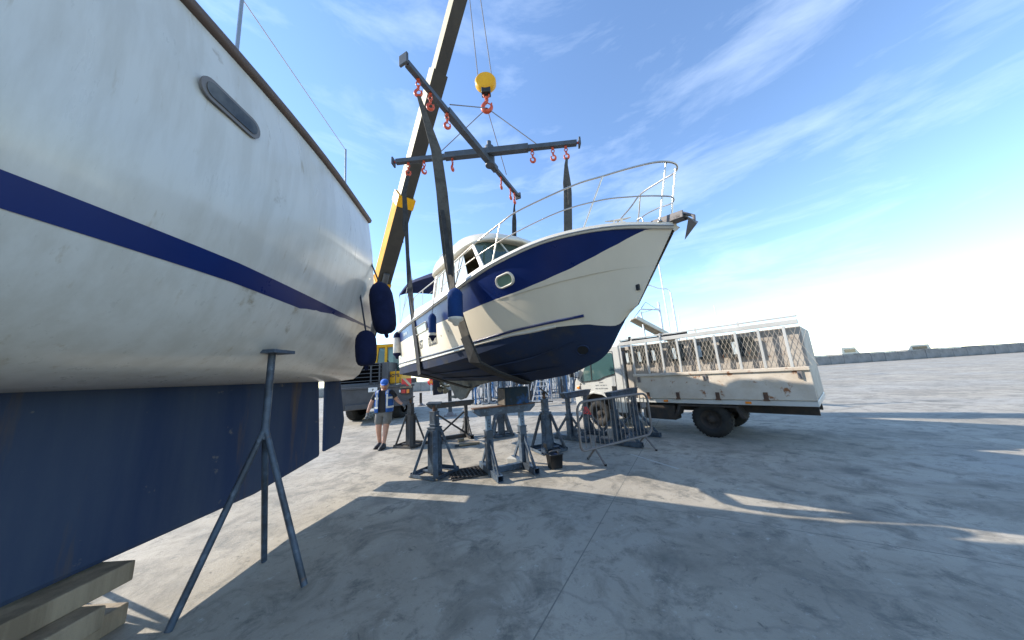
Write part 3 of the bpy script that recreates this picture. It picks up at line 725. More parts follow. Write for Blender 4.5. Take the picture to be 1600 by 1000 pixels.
fender('hull_fender', 'big blue fender with a white lower end over the forward sling', F1[0], F1[1], ly(710, 510, -1.78)[2], ly(711, 449, -1.78)[2], .135, 'fendb', 'fendw', .25, 'fenders hanging along the lifted boat', lw((5.72, -1.47, 2.56)))
F2 = ly(675, 510, -1.66)
fender('hull_fender', 'slim blue fender with white band hanging over the registration number', F2[0], F2[1], ly(675, 533, -1.66)[2], ly(675, 489, -1.66)[2], .088, 'fendb', 'fendn', .22, 'fenders hanging along the lifted boat', lw((4.2, -1.5, 2.45)))
b = MB(); L2 = ly(675, 489, -1.66)[2] - ly(675, 533, -1.66)[2]
b.lathe([(.09, L2 * .19), (.0915, L2 * .20), (.0915, L2 * .27), (.09, L2 * .28)], n=22)
o = b.build('white_band', 'fendw', [x for x in bpy.data.objects if x.name == 'hull_fender.001'][0])
F3 = lx(620, 540, .25)
fender('hull_fender', 'white fender with navy ends hanging at the stern of the lifted boat', .25, F3[1], lx(618, 561, .25)[2], lx(621, 518, .25)[2], .13, 'fendw', 'fendn', .24, 'fenders hanging along the lifted boat', lw((.3, -1.40, 2.04)), top_end='fendn')

# ------------------------------------------------------------------ lifting gear
def hook_mesh(t, s=1.0):
    b = MB(); a = [(math.sin(g) * .042 * s, 0, -.05 * s + math.cos(g) * .062 * s) for g in np.linspace(0, 2 * math.pi, 16, endpoint=False)]
    b.tube(a, .014 * s, 8, closed=True); b.build('swivel_ring', 'hook', t)
    b = MB(); b.tube([(0, 0, -.10 * s), (0, 0, -.15 * s)], [.024 * s, .030 * s], 10)
    pts = [(0, 0, -.14), (.0, 0, -.18), (-.035, 0, -.215), (-.06, 0, -.265), (-.052, 0, -.32), (-.01, 0, -.35), (.04, 0, -.335), (.068, 0, -.285), (.066, 0, -.235), (.075, 0, -.205)]
    rs = [.024, .024, .026, .030, .033, .034, .030, .024, .016, .008]
    P = bez([tuple(s * c for c in p) for p in pts], 4); rr = np.interp(np.linspace(0, 9, len(P)), range(10), rs) * s
    b.tube(P, list(rr), 10); b.build('hook_body', 'hook', t)
    b = MB(); b.bar((-.005 * s, 0, -.19 * s), (.06 * s, 0, -.235 * s), .014 * s, .010 * s); b.build('safety_latch', 'hook', t)
ZB = 7.42
c0 = np.array([3.22, .80, ZB])
A_N, F_F = lz1, lz2 = np.array([1.42, -1.82, ZB]), np.array([5.15, 2.95, ZB])
A_F, F_N = np.array([2.10, 2.70, ZB]), np.array([5.05, -2.38, ZB])
spr = thing('spreader_beam', 'dark grey cross-shaped lifting beam with hooks above the boat', 'lifting beam', lw(c0))
so_ = lw(c0)
def relw(p): return lw(p) - so_
def beam(a, c, w_, h_, dz, nm):
    b = MB(); mid = (np.array(a) + np.array(c)) / 2; z = np.array([0, 0, dz])
    b.bar(relw(np.array(a) + z), relw(np.array(c) + z), w_ * SC, h_ * SC); o = b.build(nm, 'beam', spr, bevel=.008); return o
beam(A_N, F_F, .15, .15, -.01, 'inner_beam')
m1, m2 = A_N + (F_F - A_N) * .28, A_N + (F_F - A_N) * .74
beam(m1, m2, .20, .21, .0, 'outer_beam')
beam(A_F, F_N, .13, .13, -.22, 'inner_beam')
beam(A_F + (F_N - A_F) * .3, A_F + (F_N - A_F) * .76, .19, .19, -.22, 'outer_beam')
for e, dz, dv in ((A_N, -.01, A_N - F_F), (F_F, -.01, F_F - A_N), (A_F, -.22, A_F - F_N), (F_N, -.22, F_N - A_F)):
    d = dv / np.linalg.norm(dv); b = MB(); b.bar(relw(e + d * .06 + [0, 0, dz]), relw(e + d * .12 + [0, 0, dz]), .19, .21); b.build('end_stop', 'beam', spr, bevel=.01)
    b = MB(); b.bar(relw(e - d * .05 + [0, 0, dz]), relw(e + d * .09 + [0, 0, dz]), .04); b.build('end_pin', 'hook', spr)
b = MB(); b.lathe([(.13, -.35), (.13, .22), (.06, .28), (.06, .4)], (0, 0, .05), n=16); b.build('centre_hub', 'beam', spr, bevel=.005)
hooks = []
gh = 'orange hooks along the lifting beam'
ends = {'AN': (A_N, F_F, -.085, (.07, .16, .32)), 'FF': (F_F, A_N, -.085, (.06, .13, .24)), 'AF': (A_F, F_N, -.285, (.05, .11, .24)), 'FN': (F_N, A_F, -.285, (.06, .13, .24))}
lab = {'AN': ('orange hook at the left end of the lifting beam, holding a sling', 'second orange hook from the left end of the lifting beam, hanging empty', 'orange hook hanging just beside the wide near sling'),
       'FF': ('orange hook holding the top of the far wide sling on the right', 'empty orange hook just left of the one holding the far wide sling', 'empty orange hook under the beam, left of the two on the right'),
       'AF': ('orange hook at the tip of the short far arm, holding a narrow sling', 'empty orange hook pressed beside the one at the tip of the far arm', 'empty orange hook hanging halfway along the short far arm'),
       'FN': ('orange hook above the photo holding the wide near sling', 'middle orange hook above the top of the wide near sling', 'orange hook nearest the beam crossing over the near sling')}
hpos = {}
for k, (e, o_, dz, fr_) in ends.items():
    for i, f in enumerate(fr_):
        p = e + (o_ - e) * f + np.array([0, 0, dz]); wp = lw(p)
        t = thing('lifting_hook', lab[k][i], 'hook', wp - Vector((0, 0, .06)), {'AN': .3, 'FF': 2.9, 'AF': 1.1, 'FN': .2}[k] + (.5 * i if k == 'AN' else .1 * i), gh)
        b = MB(); b.box((0, 0, .06), (.07, .05, .10)); b.tube([(math.sin(g) * .03, .0, .02 + math.cos(g) * .04) for g in np.linspace(0, 2 * math.pi, 10, endpoint=False)], .011, 6, closed=True); b.build('shackle', 'hook', t)
        hook_mesh(t, 1.12); t.scale = (SC,) * 3; hpos[k, i] = wp - Vector((0, 0, .06 + .36 * SC))
def hk(k): return np.array(XI @ hpos[k, 0])
def sling(label, name, pts, ws, m, loops):
    t = thing(name, label, 'sling', lw(pts[0])); o0 = lw(pts[0])
    P = [lw(p) - o0 for p in pts]
    hd = XF.to_3x3() @ Vector((1, 0, .08)); sd = []
    for p in pts:
        f = min(1, max(0, (p[2] - 1.9) / 1.6)); sd.append(tuple(hd.normalized() * (1 - f) + Vector((1, .25, 0)).normalized() * f))
    b = MB(); b.ribbon(P, [w_ * SC * 1.15 for w_ in ws], sd, .018); b.build('strap', m, t)
    return t, o0, (Vector((1, .25, 0)) if name else hd)
aN, aF, fN_, fF = hk('AN'), hk('AF'), hk('FN'), hk('FF')
def up_pts(hookp, low, n, w0):
    pass
# after sling
pa = [aN, aN * .93 + np.array([2.0, -1.63, 5.2]) * .07, lx(631, 300, 1.9), lx(633, 335, 2.0), lx(634.5, 360, 2.05), lx(636.5, 400, 2.12), lx(640, 450, 2.42), lx(645, 503, 2.5), lx(651, 550, 2.5), lx(653.5, 570, 2.5), np.array([2.52, -1.40, .30]), np.array([2.6, -.72, .06]), np.array([2.86, -.12, -.17]), np.array([2.90, .12, -.17]), np.array([2.7, .72, .06]), np.array([2.45, 1.42, .33]), np.array([2.42, 1.52, .8]), np.array([2.4, 1.60, 1.9]), np.array([2.35, 1.75, 3.0]), lx(803, 372, 2.3), lx(803, 345, 2.25), lx(803, 325, 2.2), aF]
wa = [.05, .07, .11, .14, .10, .09, .15, .25, .26, .26, .24, .12, .11, .11, .12, .13, .13, .13, .14, .15, .15, .06, .05]
ta, oa, sda = sling('grey after lifting sling, thinner one, running under the stern', 'lifting_sling', pa, wa, 'webdark', None)
# forward sling
pf = [fN_, lx(681, 235, 5.28), lx(686, 270, 5.38), lx(690, 300, 5.45), lx(695, 350, 5.52), lx(700, 400, 5.60), lx(706, 450, 5.68), lx(716, 490, 5.74), lx(727, 525, 5.78), np.array([5.80, -1.42, .74]), np.array([5.78, -1.32, .50]), np.array([5.65, -.85, .28]), np.array([5.55, 0, -.01]), np.array([5.62, .85, .28]), np.array([5.74, 1.30, .50]), np.array([5.76, 1.42, .8]), np.array([5.70, 1.55, 1.9]), lx(887, 385, 5.65), lx(887, 345, 5.55), lx(886.5, 300, 5.4), lx(885.5, 288, 5.35), lx(884, 258, 5.2), fF]
wf = [.07, .19, .195, .20, .205, .21, .23, .27, .28, .28, .27, .26, .25, .28, .28, .28, .25, .20, .205, .21, .215, .09, .06]
tf, of_, sdf = sling('wide grey forward lifting sling passing under the middle of the hull', 'lifting_sling', pf, wf, 'webbing', None)
for t, o0, sd, P, m in ((ta, oa, sda, pa, 'webbing'), (tf, of_, sdf, pf, 'webdark')):
    pass
b = MB(); nrm = np.array([0, -.03, 0])
def seg(b, P, ws, off, sd, o0, th=.016):
    b.ribbon([lw(np.array(p) + np.array(off)) - o0 for p in P], [w_ * SC * 1.15 for w_ in ws], sd, th * SC)
b = MB(); seg(b, [lx(691, 330, 5.50), lx(697, 370, 5.55), lx(704, 430, 5.66)], [.07, .075, .08], (.03, -.02, 0), sdf, of_); b.build('stitched_doubling', 'webdark', tf)
b = MB(); seg(b, pf[8:13], [.29, .29, .28, .27, .26], (0, -.015, -.014), XF.to_3x3() @ Vector((1, 0, .08)), of_, .03); b.build('chafe_sleeve', 'webdark', tf)
b = MB(); seg(b, pa[9:13], [.27, .27, .22, .18], (0, -.01, -.012), XF.to_3x3() @ Vector((1, 0, .08)), oa, .02); b.build('chafe_sleeve', 'rubber', ta)
for sgx in (-1, 1):
    b = MB(); seg(b, [lx(886.5, 292, 5.40), lx(887, 312, 5.45), lx(887.5, 322, 5.5)], [.035, .04, .04], (.055 * sgx, -.03, 0), sdf, of_); b.build('eye_loop', 'webbing', tf)
    b = MB(); seg(b, [lx(632, 340, 2.0), lx(631.5, 355, 2.05), lx(633, 362, 2.08)], [.03, .035, .03], (.05 * sgx, -.03, 0), sda, oa); b.build('eye_loop', 'webdark', ta)
b = MB(); seg(b, [lx(804, 345, 2.25), lx(804, 366, 2.28)], [.05, .05], (.0, -.03, 0), sda, oa); b.build('stitched_doubling', 'webbing', ta)
# hoist block, chains and cable up to the boom head (above the photograph)
TIP = np.array([-.56, 6.48, 14.1])
ctr = lw(c0)
hb = thing('hoist_block', 'yellow hoist block hanging on steel cables above the lifting beam', 'hoist block', (ctr.x, ctr.y, ctr.z + 2.1))
b = MB(); b.lathe([(.0, -.11), (.26, -.11), (.30, -.06), (.30, .06), (.26, .11), (0, .11)], (0, 0, .3), Matrix.Rotation(R(90), 3, 'X'), n=24); b.build('sheave_case', 'yellow', hb, bevel=.01)
b = MB(); b.box((0, 0, .02), (.26, .2, .24)); b.build('weight', 'black', hb, bevel=.02)
hook_mesh(hb, 1.9)
for sx_ in (-.2, .2):
    b = MB(); b.tube([(sx_, 0, .3), (TIP[0] - ctr.x + sx_ * .7, TIP[1] - ctr.y, TIP[2] - ctr.z - 2.1)], .014, 6); b.build('cable', 'galv', hb)
for e in (A_N, F_F, A_F, F_N):
    q = e + (c0 - e) * .42; q[2] = ZB + .1
    b = MB(); b.tube([relw(q), Vector((0, 0, 2.1 - .55))], .012, 6); b.build('sling_leg', 'galv', spr)

# ------------------------------------------------------------------ jack stands
def jack_stand(label, x, y, yaw, H, m, head_tilt=(0, 0), head_yaw=0, hm=None, group='four legged jack stands set out under the boat', half=.275, basew=.085, name='jack_stand', headw=.25):
    t = thing(name, label, 'jack stand', (x, y, 0), yaw, group); hm = hm or m
    b = MB(); h = half
    for a, c in (((-h, -h), (h, -h)), ((h, -h), (h, h)), ((h, h), (-h, h)), ((-h, h), (-h, -h))):
        dx, dy = c[0] - a[0], c[1] - a[1]; L = math.hypot(dx, dy); ux, uy = dx / L, dy / L
        e = basew / 2
        b.bar((a[0] - ux * e + (0 if ux else 0), a[1] + (uy * e), .012), (c[0] - ux * e, c[1] - uy * e if uy else c[1], .012), basew, .012)
        b.bar((a[0] - ux * 0 - uy * -e, a[1] + ux * -e - 0, .035), (c[0] + uy * e, c[1] - ux * e, .035), .008, .055)
    b.bar((-h, 0, .03), (h, 0, .03), .06, .03)
    b.build('base_frame', m, t, bevel=.003)
    b = MB(); b.box((0, 0, .40), (.18, .18, .76)); b.box((0, 0, .785), (.20, .20, .022)); b.build('post', m, t, bevel=.006)
    b = MB(); b.box((0, 0, .92), (.125, .125, .27)); b.box((0, 0, 1.06), (.14, .14, .014)); b.box((0, 0, .84), (.15, .15, .02))
    b.build('inner_tube', m, t, bevel=.005)
    b = MB(); b.tube([(0, 0, 1.04), (0, 0, H - .05)], .032, 10); b.build('screw', 'rust', t)
    b = MB(); b.tube([(-.17, .08, 1.00), (.17, -.08, 1.00)], .011, 6); b.build('handle', 'stand3', t)
    b = MB(); b.tube([(-.12, 0, .76), (.09, 0, .76)], .008, 6); b.build('pin', 'stand3', t)
    for sx in (-1, 1):
        for sy in (-1, 1):
            b = MB(); b.bar((sx * (h - .01), sy * (h - .01), .02), (sx * .08, sy * .08, .74), .085, .045, up=(0, 0, 1)); b.build('brace', m, t, bevel=.002)
    rot = Matrix.Rotation(head_yaw, 3, 'Z') @ Matrix.Rotation(head_tilt[0], 3, 'X') @ Matrix.Rotation(head_tilt[1], 3, 'Y')
    b = MB(); b.box((0, 0, H - .01), (headw, headw * .8, .022), rot); b.box((0, 0, H - .05), (.07, .05, .07), rot); b.build('head_plate', hm, t, bevel=.004)
    return t
c1 = onz(684, 740)
jack_stand('slate blue jack stand nearest the camera on the left, beside the drain', -1.54, 5.52, R(-28), 1.22, 'stand', (R(6), R(3)), R(30))
jack_stand('dark brown jack stand with tilted head just right of the walking man', -2.84, 7.93, R(-22), 1.20, 'stand3', (R(0), R(-28)), R(20), headw=.2)
jack_stand('slate blue jack stand with diamond shaped tilted head behind the bucket', .60, 6.62, R(24), 1.24, 'stand', (R(38), R(20)), R(40), hm='stand3', headw=.26)
jack_stand('short slate blue jack stand seen behind the block bench', -.50, 8.50, R(12), 1.02, 'stand', (R(4), 0), 0)

def bench(label, x, y, yaw, H, sp, foot, m, ext=.28, m2=None, z_in=.60, xbrace=False, group='steel support benches for the hull'):
    t = thing('support_bench', label, 'support bench', (x, y, 0), yaw, group); m2 = m2 or m
    for s in (-1, 1):
        px = s * sp / 2
        b = MB(); w_ = .10; tk = .012; L = foot / 2
        b.box((px, 0, .006 + tk / 2), (w_, foot, tk)); b.box((px, 0, .006 + w_ - tk / 2), (w_, foot, tk)); b.box((px - w_ / 2 + tk / 2, 0, .006 + w_ / 2), (tk, foot - .002, w_ - .002)); b.box((px + w_ / 2 - tk / 2, 0, .006 + w_ / 2), (tk, foot - .002, w_ - .002))
        b.build('foot', m, t, bevel=.003)
        b = MB(); b.box((px, 0, .105 + z_in / 2), (.125, .125, z_in)); b.box((px, 0, .105 + z_in + .005), (.145, .145, .02)); b.build('post', m, t, bevel=.006)
        b = MB(); b.box((px, 0, (H - .13 + .1 + z_in) / 2), (.088, .088, H - .13 - .1 - z_in)); b.build('inner_tube', m2, t, bevel=.005)
        for sy in (-1, 1):
            b = MB(); b.bar((px, sy * (L - .07), .10), (px, sy * .06, .55), .055, .03, up=(1, 0, 0)); b.build('brace', m, t, bevel=.003)
        b = MB(); b.prism([(px - .006, -.065, .11), (px - .006, -.24, .11), (px - .006, -.065, .42)], (.012, 0, 0)); b.build('gusset', m, t)
        b = MB(); b.tube([(px - .11, 0, z_in), (px + .11, 0, z_in)], .009, 6); b.build('pin', 'stand3', t)
        for z in np.linspace(.1 + z_in + .08, H - .2, 3):
            b = MB(); b.tube([(px, -.0445, z), (px, -.0455, z)], .013, 8); b.build('bolt_hole', 'black', t)
    b = MB(); b.box((0, 0, .055), (sp - .105, .09, .09)); b.build('cross_tube', m, t, bevel=.004)
    if xbrace:
        for s in (-1, 1):
            b = MB(); b.bar((-s * (sp / 2 - .05), s * .02, .12), (s * (sp / 2 - .05), s * .02, .68), .05, .012, up=(0, 1, 0)); b.build('cross_brace', m, t)
    l = sp / 2 + ext
    b = MB(); b.prism([(-l, -.07, H), (-l, -.07, H - .035), (-l + .11, -.07, H - .125), (l - .11, -.07, H - .125), (l, -.07, H - .035), (l, -.07, H)], (0, .14, 0)); b.build('top_beam', m, t, bevel=.004)
    b = MB(); b.box((0, 0, H + .012), (2 * l + .02, .17, .02)); b.build('bearing_strip', 'rust' if m2 != m else m, t, bevel=.003)
    return t
bench('blue steel bench in the foreground carrying the heavy timber block', -.24, 5.42, R(24), 1.085, .64, .98, 'stand', m2='stand2', ext=.27)
bench('dark blue steel bench between the diamond headed stand and the crowd barrier', 1.52, 7.66, R(45), 1.10, .80, 1.0, 'stand', ext=.20, z_in=.50)
bench('dark blue steel bench behind the crowd barrier, closest to the truck', 2.50, 7.05, R(46), 1.10, 1.10, 1.06, 'stand', ext=.18, z_in=.62)
bench('dark steel bench with crossed braces behind the nearest jack stand', -1.88, 8.45, R(28), .98, .86, .95, 'stand3', ext=.24, z_in=.42, xbrace=True)

# timber block on the bench
t = thing('timber_block', 'heavy timber block with flaking blue paint sitting on the front bench', 'block', (-.07, 5.47, 1.108), R(27))
b = MB(); b.box((.012, 0, .152), (.47, .30, .30)); b.build('block_body', 'blockp', t, bevel=.012)
b = MB(); b.box((-.236, 0, .152), (.022, .29, .29)); b.build('end_face', 'woodend', t, bevel=.008)

# small things on the ground
t = thing('bucket', 'square black plastic bucket holding a brush at the foot of a jack stand', 'bucket', (.585, 5.42, 0), R(20))
def sq(z, a, r=.014): return [(x, y, z) for x, y in rrect(a, a * .92, r, 4)]
rows = [sq(.0, .20), sq(.225, .235), sq(.225, .255), sq(.24, .255), sq(.24, .222), sq(.02, .18)]; rows = [r + r[:1] for r in rows]
b = MB(); b.grid(rows); b.add(rows[0][:-1], [tuple(range(len(rows[0]) - 1))[::-1]]); b.add(rows[-1][:-1], [tuple(range(len(rows[0]) - 1))]); b.build('pail', 'black', t)
b = MB(); b.tube(bez([(-.12, 0, .235), (-.10, -.06, .29), (0, -.09, .30), (.1, -.06, .29), (.12, 0, .235)]), .004, 6); b.build('handle', 'galv', t)
b = MB(); b.tube([(-.02, 0, .04), (-.14, .03, .36)], .013, 8); b.box((-.145, .03, .38), (.03, .09, .07)); b.build('brush', 'black', t, bevel=.004)
b = MB(); b.lathe([(.06, .02), (.06, .2), (.02, .22), (0, .22)], (.04, .02, 0), n=12); b.build('bottle', 'navy', t)
t = thing('timber_board', 'short loose pale timber board lying on the concrete', 'board', (-1.26, 7.62, 0), R(14))
b = MB(); b.box((0, 0, .026), (.50, .20, .045)); b.build('plank', 'wood', t, bevel=.004)
b = MB(); b.box((-.1, -.02, .004), (.52, .24, .006)); b.build('packing', 'rubber', t)
b = MB(); b.box((0, 0, .05), (.24, .17, .10)); o = b.build('concrete_block', 'slab', None, bevel=.012); o.location = (-.13, 5.86, 0); o.rotation_euler = (0, 0, R(-28)); tag(o, 'small pale concrete block on the ground behind the front bench', 'block')
b = MB(); b.box((0, 0, .035), (.16, .10, .07)); o = b.build('wood_chock', 'wood', None, bevel=.006); o.location = (-1.55, 8.05, 0); o.rotation_euler = (0, 0, R(20)); tag(o, 'small wooden chock by the foot of the cross braced bench', 'chock')
# drain grate
gt_ = thing('drain_grate', 'rusty square drain grate set into the concrete by the front bench', 'drain grate', (-.93, 5.43, .003), R(20))
b = MB(); b.box((0, 0, .0), (.60, .52, .004)); b.build('pit', 'shadeblk', gt_)  # flat black sheet takes the place of the shade below the bars
b = MB()
for s in (-1, 1): b.box((s * .31, 0, .008), (.025, .56, .016)); b.box((0, s * .272, .008), (.60, .018, .016))
b.build('frame', 'chassis', gt_)
bb = None
for i in range(9):
    x = -.27 + i * .0675
    if bb is None: bb = MB().box((0, 0, .009), (.022, .53, .013)).build('bar', 'chassis', gt_); o = bb
    else: o = bb.copy(); col.objects.link(o); o.parent = gt_
    o.location = (x, 0, 0)
bb = None
for i in range(6):
    if bb is None: bb = MB().box((0, 0, .0105), (.60, .020, .013)).build('cross_bar', 'chassis', gt_); o = bb
    else: o = bb.copy(); col.objects.link(o); o.parent = gt_
    o.location = (0, -.22 + i * .088, 0)

# crowd barrier
A_, B_ = np.array([1.06, 5.39]), np.array([2.77, 6.38]); d_ = B_ - A_; Lb = float(np.linalg.norm(d_)); yb = math.atan2(d_[1], d_[0])
t = thing('crowd_barrier', 'galvanised steel crowd barrier standing in front of the truck', 'barrier', (A_[0], A_[1], 0), yb)
z0, z1, rr = .24, 1.07, .17
loop = []
for cx, cz, a0 in ((Lb - rr, z1 - rr, 0), (rr, z1 - rr, 90), (.10, z0 + .10, 180), (Lb - rr, z0 + rr, 270)):
    r_ = rr if (cx, cz) != (.10, z0 + .10) else .10
    for k in range(7):
        a = R(a0 + 15 * k); loop.append((cx + r_ * math.cos(a), 0, cz + r_ * math.sin(a)))
b = MB(); b.tube(loop, .023, 10, closed=True); b.build('frame_tube', 'galv', t)
br = None
for i in range(16):
    x = .13 + (Lb - .26) * i / 15; lo_, hi_ = z0 + .01, z1 - .01
    if i == 0 or i == 15: hi_ -= .06; lo_ += .03
    b = MB(); b.tube([(x, 0, lo_), (x, 0, hi_)], .0095, 6); b.build('upright_bar', 'galv', t)
b = MB(); b.box((Lb - .16, -.012, .84), (.15, .006, .10)); b.build('name_plate', 'galv', t)
for x in (.33, Lb - .25):
    for s in (-1, 1):
        b = MB(); b.tube([(x, 0, z0), (x + .03 * s, s * .24, .012)], .019, 8); ft = b.build('foot', 'galv', t)
        b = MB(); b.lathe([(.022, 0), (.022, .03)], (x + .03 * s, s * .24, 0), n=10); b.build('rubber_tip', 'rubber', ft)
b = MB(); b.tube([(0, 0, .62), (-.03, 0, .62), (-.035, 0, .55)], .007, 6); b.tube([(.0, 0, .90), (.14, 0, .93)], .007, 6); b.build('hook', 'galv', t)
b = MB()
for k in range(3): b.tube(bez([(.16 + .03 * k, .0, .98), (.20 + .05 * k, -.02, .90 - .03 * k), (.14 + .06 * k, .0, .86), (.22 + .02 * k, .02, .96)]), .006, 6)
o = b.build('warning_tape', 'red', None); o.location = (A_[0], A_[1], 0); o.rotation_euler = (0, 0, yb); tag(o, 'red and white warning tape knotted to the left end of the barrier', 'tape')

# slender posts with base plates
for lb, x, y, h, m_, r_ in (('slim grey post with round base plate far behind the walking man', -6.48, 19.98, .82, 'stand3', .085), ('grey post with flanged round foot under the propeller', -3.05, 13.51, 1.12, 'cgrey', .085)):
    t = thing('steel_post', lb, 'post', (x, y, 0), 0)
    b = MB(); b.lathe([(.30, 0), (.30, .03), (.22, .05), (.14, .10), (.11, .18)], n=18); b.build('base', 'galv', t)
    b = MB(); b.lathe([(r_, .1), (r_, h), (r_ * 1.15, h), (r_ * 1.15, h + .03), (0, h + .03)], n=14); b.build('shaft', m_, t)
    for k in range(4):
        b = MB(); b.lathe([(.018, .03), (.018, .07)], (.25 * math.cos(k * 1.57 + .5), .25 * math.sin(k * 1.57 + .5), 0), n=6); b.build('bolt', 'rust', t)

# ------------------------------------------------------------------ walking man
man = thing('person', 'man in blue cap, blue reflective vest and grey shorts walking beside the crane', 'person', (-3.56, 7.94, 0), R(8))
man.scale = (.99, .99, .985)
def skinned(name, m, verts, edges, radii, parent, sub=2, root=0):
    me = bpy.data.meshes.new(name); me.from_pydata(verts, edges, []); me.materials.append(M[m])
    o = bpy.data.objects.new(name, me); col.objects.link(o)
    sk_ = o.modifiers.new('skin', 'SKIN'); sk_.use_smooth_shade = True
    for i, r in enumerate(radii):
        v = me.skin_vertices[0].data[i]; v.radius = r if hasattr(r, '__len__') else (r, r); v.use_root = (i == root)
    ss = o.modifiers.new('sub', 'SUBSURF'); ss.levels = sub; ss.render_levels = sub
    dg = bpy.context.evaluated_depsgraph_get(); dg.update(); m2 = bpy.data.meshes.new_from_object(o.evaluated_get(dg))
    bpy.data.objects.remove(o)
    m2.materials.clear(); m2.materials.append(M[m])
    for p in m2.polygons: p.use_smooth = True
    o2 = bpy.data.objects.new(name, m2); col.objects.link(o2); o2.parent = parent
    return o2
# facing -y (to the camera); man's right side is at -x
J = dict(pel=(0, .0, .95), wai=(0, .0, 1.08), che=(0, .01, 1.30), nec=(.01, -.01, 1.47), nk2=(.02, -.03, 1.53),
         shr=(-.20, .0, 1.40), elr=(-.33, -.02, 1.13), wrr=(-.385, -.10, .90), shl=(.20, .01, 1.40), ell=(.34, .04, 1.17), wrl=(.50, -.06, 1.06),
         hir=(-.10, 0, .90), knr=(-.11, -.05, .50), anr=(-.10, .04, .10), toer=(-.14, -.13, .04), hil=(.10, 0, .90), knl=(.08, -.06, .50), anl=(.05, -.16, .09), toel=(.03, -.34, .04))
names = list(J); ix = {n: i for i, n in enumerate(names)}
rad = dict(pel=(.165, .125), wai=(.165, .13), che=(.18, .13), nec=(.075, .07), nk2=(.058, .058), shr=.068, elr=.055, wrr=.036, shl=.072, ell=.055, wrl=.036,
           hir=.11, knr=.078, anr=.046, toer=(.028, .018), hil=.11, knl=.078, anl=.046, toel=(.028, .018))
E_ = [('pel', 'wai'), ('wai', 'che'), ('che', 'nec'), ('nec', 'nk2'), ('che', 'shr'), ('shr', 'elr'), ('elr', 'wrr'), ('che', 'shl'), ('shl', 'ell'), ('ell', 'wrl'), ('pel', 'hir'), ('hir', 'knr'), ('knr', 'anr'), ('anr', 'toer'), ('pel', 'hil'), ('hil', 'knl'), ('knl', 'anl'), ('anl', 'toel')]
rad['pel'] = (.13, .10)
skinned('body', 'skin', [J[n] for n in names], [(ix[a], ix[c]) for a, c in E_], [rad[n] for n in names], man)
# head, looking down to his right
hrot = (Matrix.Rotation(R(14), 3, 'Z') @ Matrix.Rotation(R(14), 3, 'X')) * 1.1
hc = Vector((.02, -.06, 1.62))
b = MB(); b.lathe([(.0, -.125), (.035, -.120), (.058, -.095), (.070, -.05), (.078, 0), (.078, .05), (.066, .092), (.038, .115), (0, .122)], hc, hrot, n=18, sx=1, sy=1.18)
hd = b.build('head', 'skin', man)

def hp(x, y, z): return hc + hrot @ Vector((x, y, z))
b = MB(); b.tube([hp(0, -.085, .02), hp(0, -.108, -.015), hp(0, -.112, -.03), hp(0, -.09, -.04)], [.010, .013, .016, .012], 8)
b.build('nose', 'skin', hd)
for s in (-1, 1):
    b = MB(); b.lathe([(0, -.014), (.010, -.008), (.012, 0), (.010, .008), (0, .014)], hp(s * .03, -.082, .012), hrot, n=8); b.build('eye', 'tee', hd)
    b = MB(); b.lathe([(0, -.03), (.014, -.02), (.018, .01), (.012, .03), (0, .034)], hp(s * .080, .0, -.005), hrot, n=10); b.build('ear', 'skin', hd)
b = MB(); b.tube([hp(-.025, -.084, -.066), hp(0, -.091, -.068), hp(.025, -.084, -.066)], [.004, .007, .004], 6); b.build('mouth', 'redlens', hd)
b = MB(); b.lathe([(.080, -.085), (.094, -.05), (.096, -.01), (.092, .05)], hc + hrot @ Vector((0, .030, 0)), hrot, n=18, sy=1.1); b.build('hair', 'hair', man)
b = MB(); b.lathe([(.087, .028), (.092, .05), (.086, .095), (.058, .128), (.0, .138)], hc, hrot, n=20, sy=1.2)
rows = []
for k, (o_, z_) in enumerate(((.0, .045), (.035, .043), (.075, .030))):
    rows.append([hp(math.sin(a) * (.088 - o_ * .15), -.095 - o_ * math.cos(a * .9) + .10 * (1 - math.cos(a)), z_ - .012 * abs(math.sin(a))) for a in np.linspace(-1.15, 1.15, 11)])
b.grid(rows); b.grid([[Vector(p) - hrot @ Vector((0, 0, .006)) for p in r] for r in rows], flip=True)
b.build('cap', 'cap', man)
# clothes
def part_skin(nm, m, ns, es, rr, sub=2):
    idx = {n: i for i, n in enumerate(ns)}
    return skinned(nm, m, [ns[n] for n in ns], [(idx[a], idx[c]) for a, c in es], [rr[n] for n in ns], man, sub)
mid = lambda a, c, f: tuple(np.array(J[a]) * (1 - f) + np.array(J[c]) * f)
part_skin('t_shirt', 'tee', dict(h=(0, 0, .80), w=(0, 0, 1.08), c=(0, .01, 1.31), n=(.01, -.01, 1.455), sr=J['shr'], er=mid('shr', 'elr', .72), sl=J['shl'], el=mid('shl', 'ell', .72)),
          [('h', 'w'), ('w', 'c'), ('c', 'n'), ('c', 'sr'), ('sr', 'er'), ('c', 'sl'), ('sl', 'el')], dict(h=(.212, .170), w=(.208, .172), c=(.198, .148), n=(.088, .082), sr=.088, er=.074, sl=.088, el=.074))
part_skin('shorts', 'shorts', dict(q=(0, 0, 1.03), p=(0, 0, .93), hr=(-.10, 0, .84), kr=mid('hir', 'knr', .86), hl=(.10, 0, .84), kl=mid('hil', 'knl', .86)),
          [('p', 'q'), ('p', 'hr'), ('hr', 'kr'), ('p', 'hl'), ('hl', 'kl')], dict(q=(.20, .155), p=(.20, .155), hr=(.135, .135), kr=(.115, .12), hl=(.135, .135), kl=(.115, .12)))
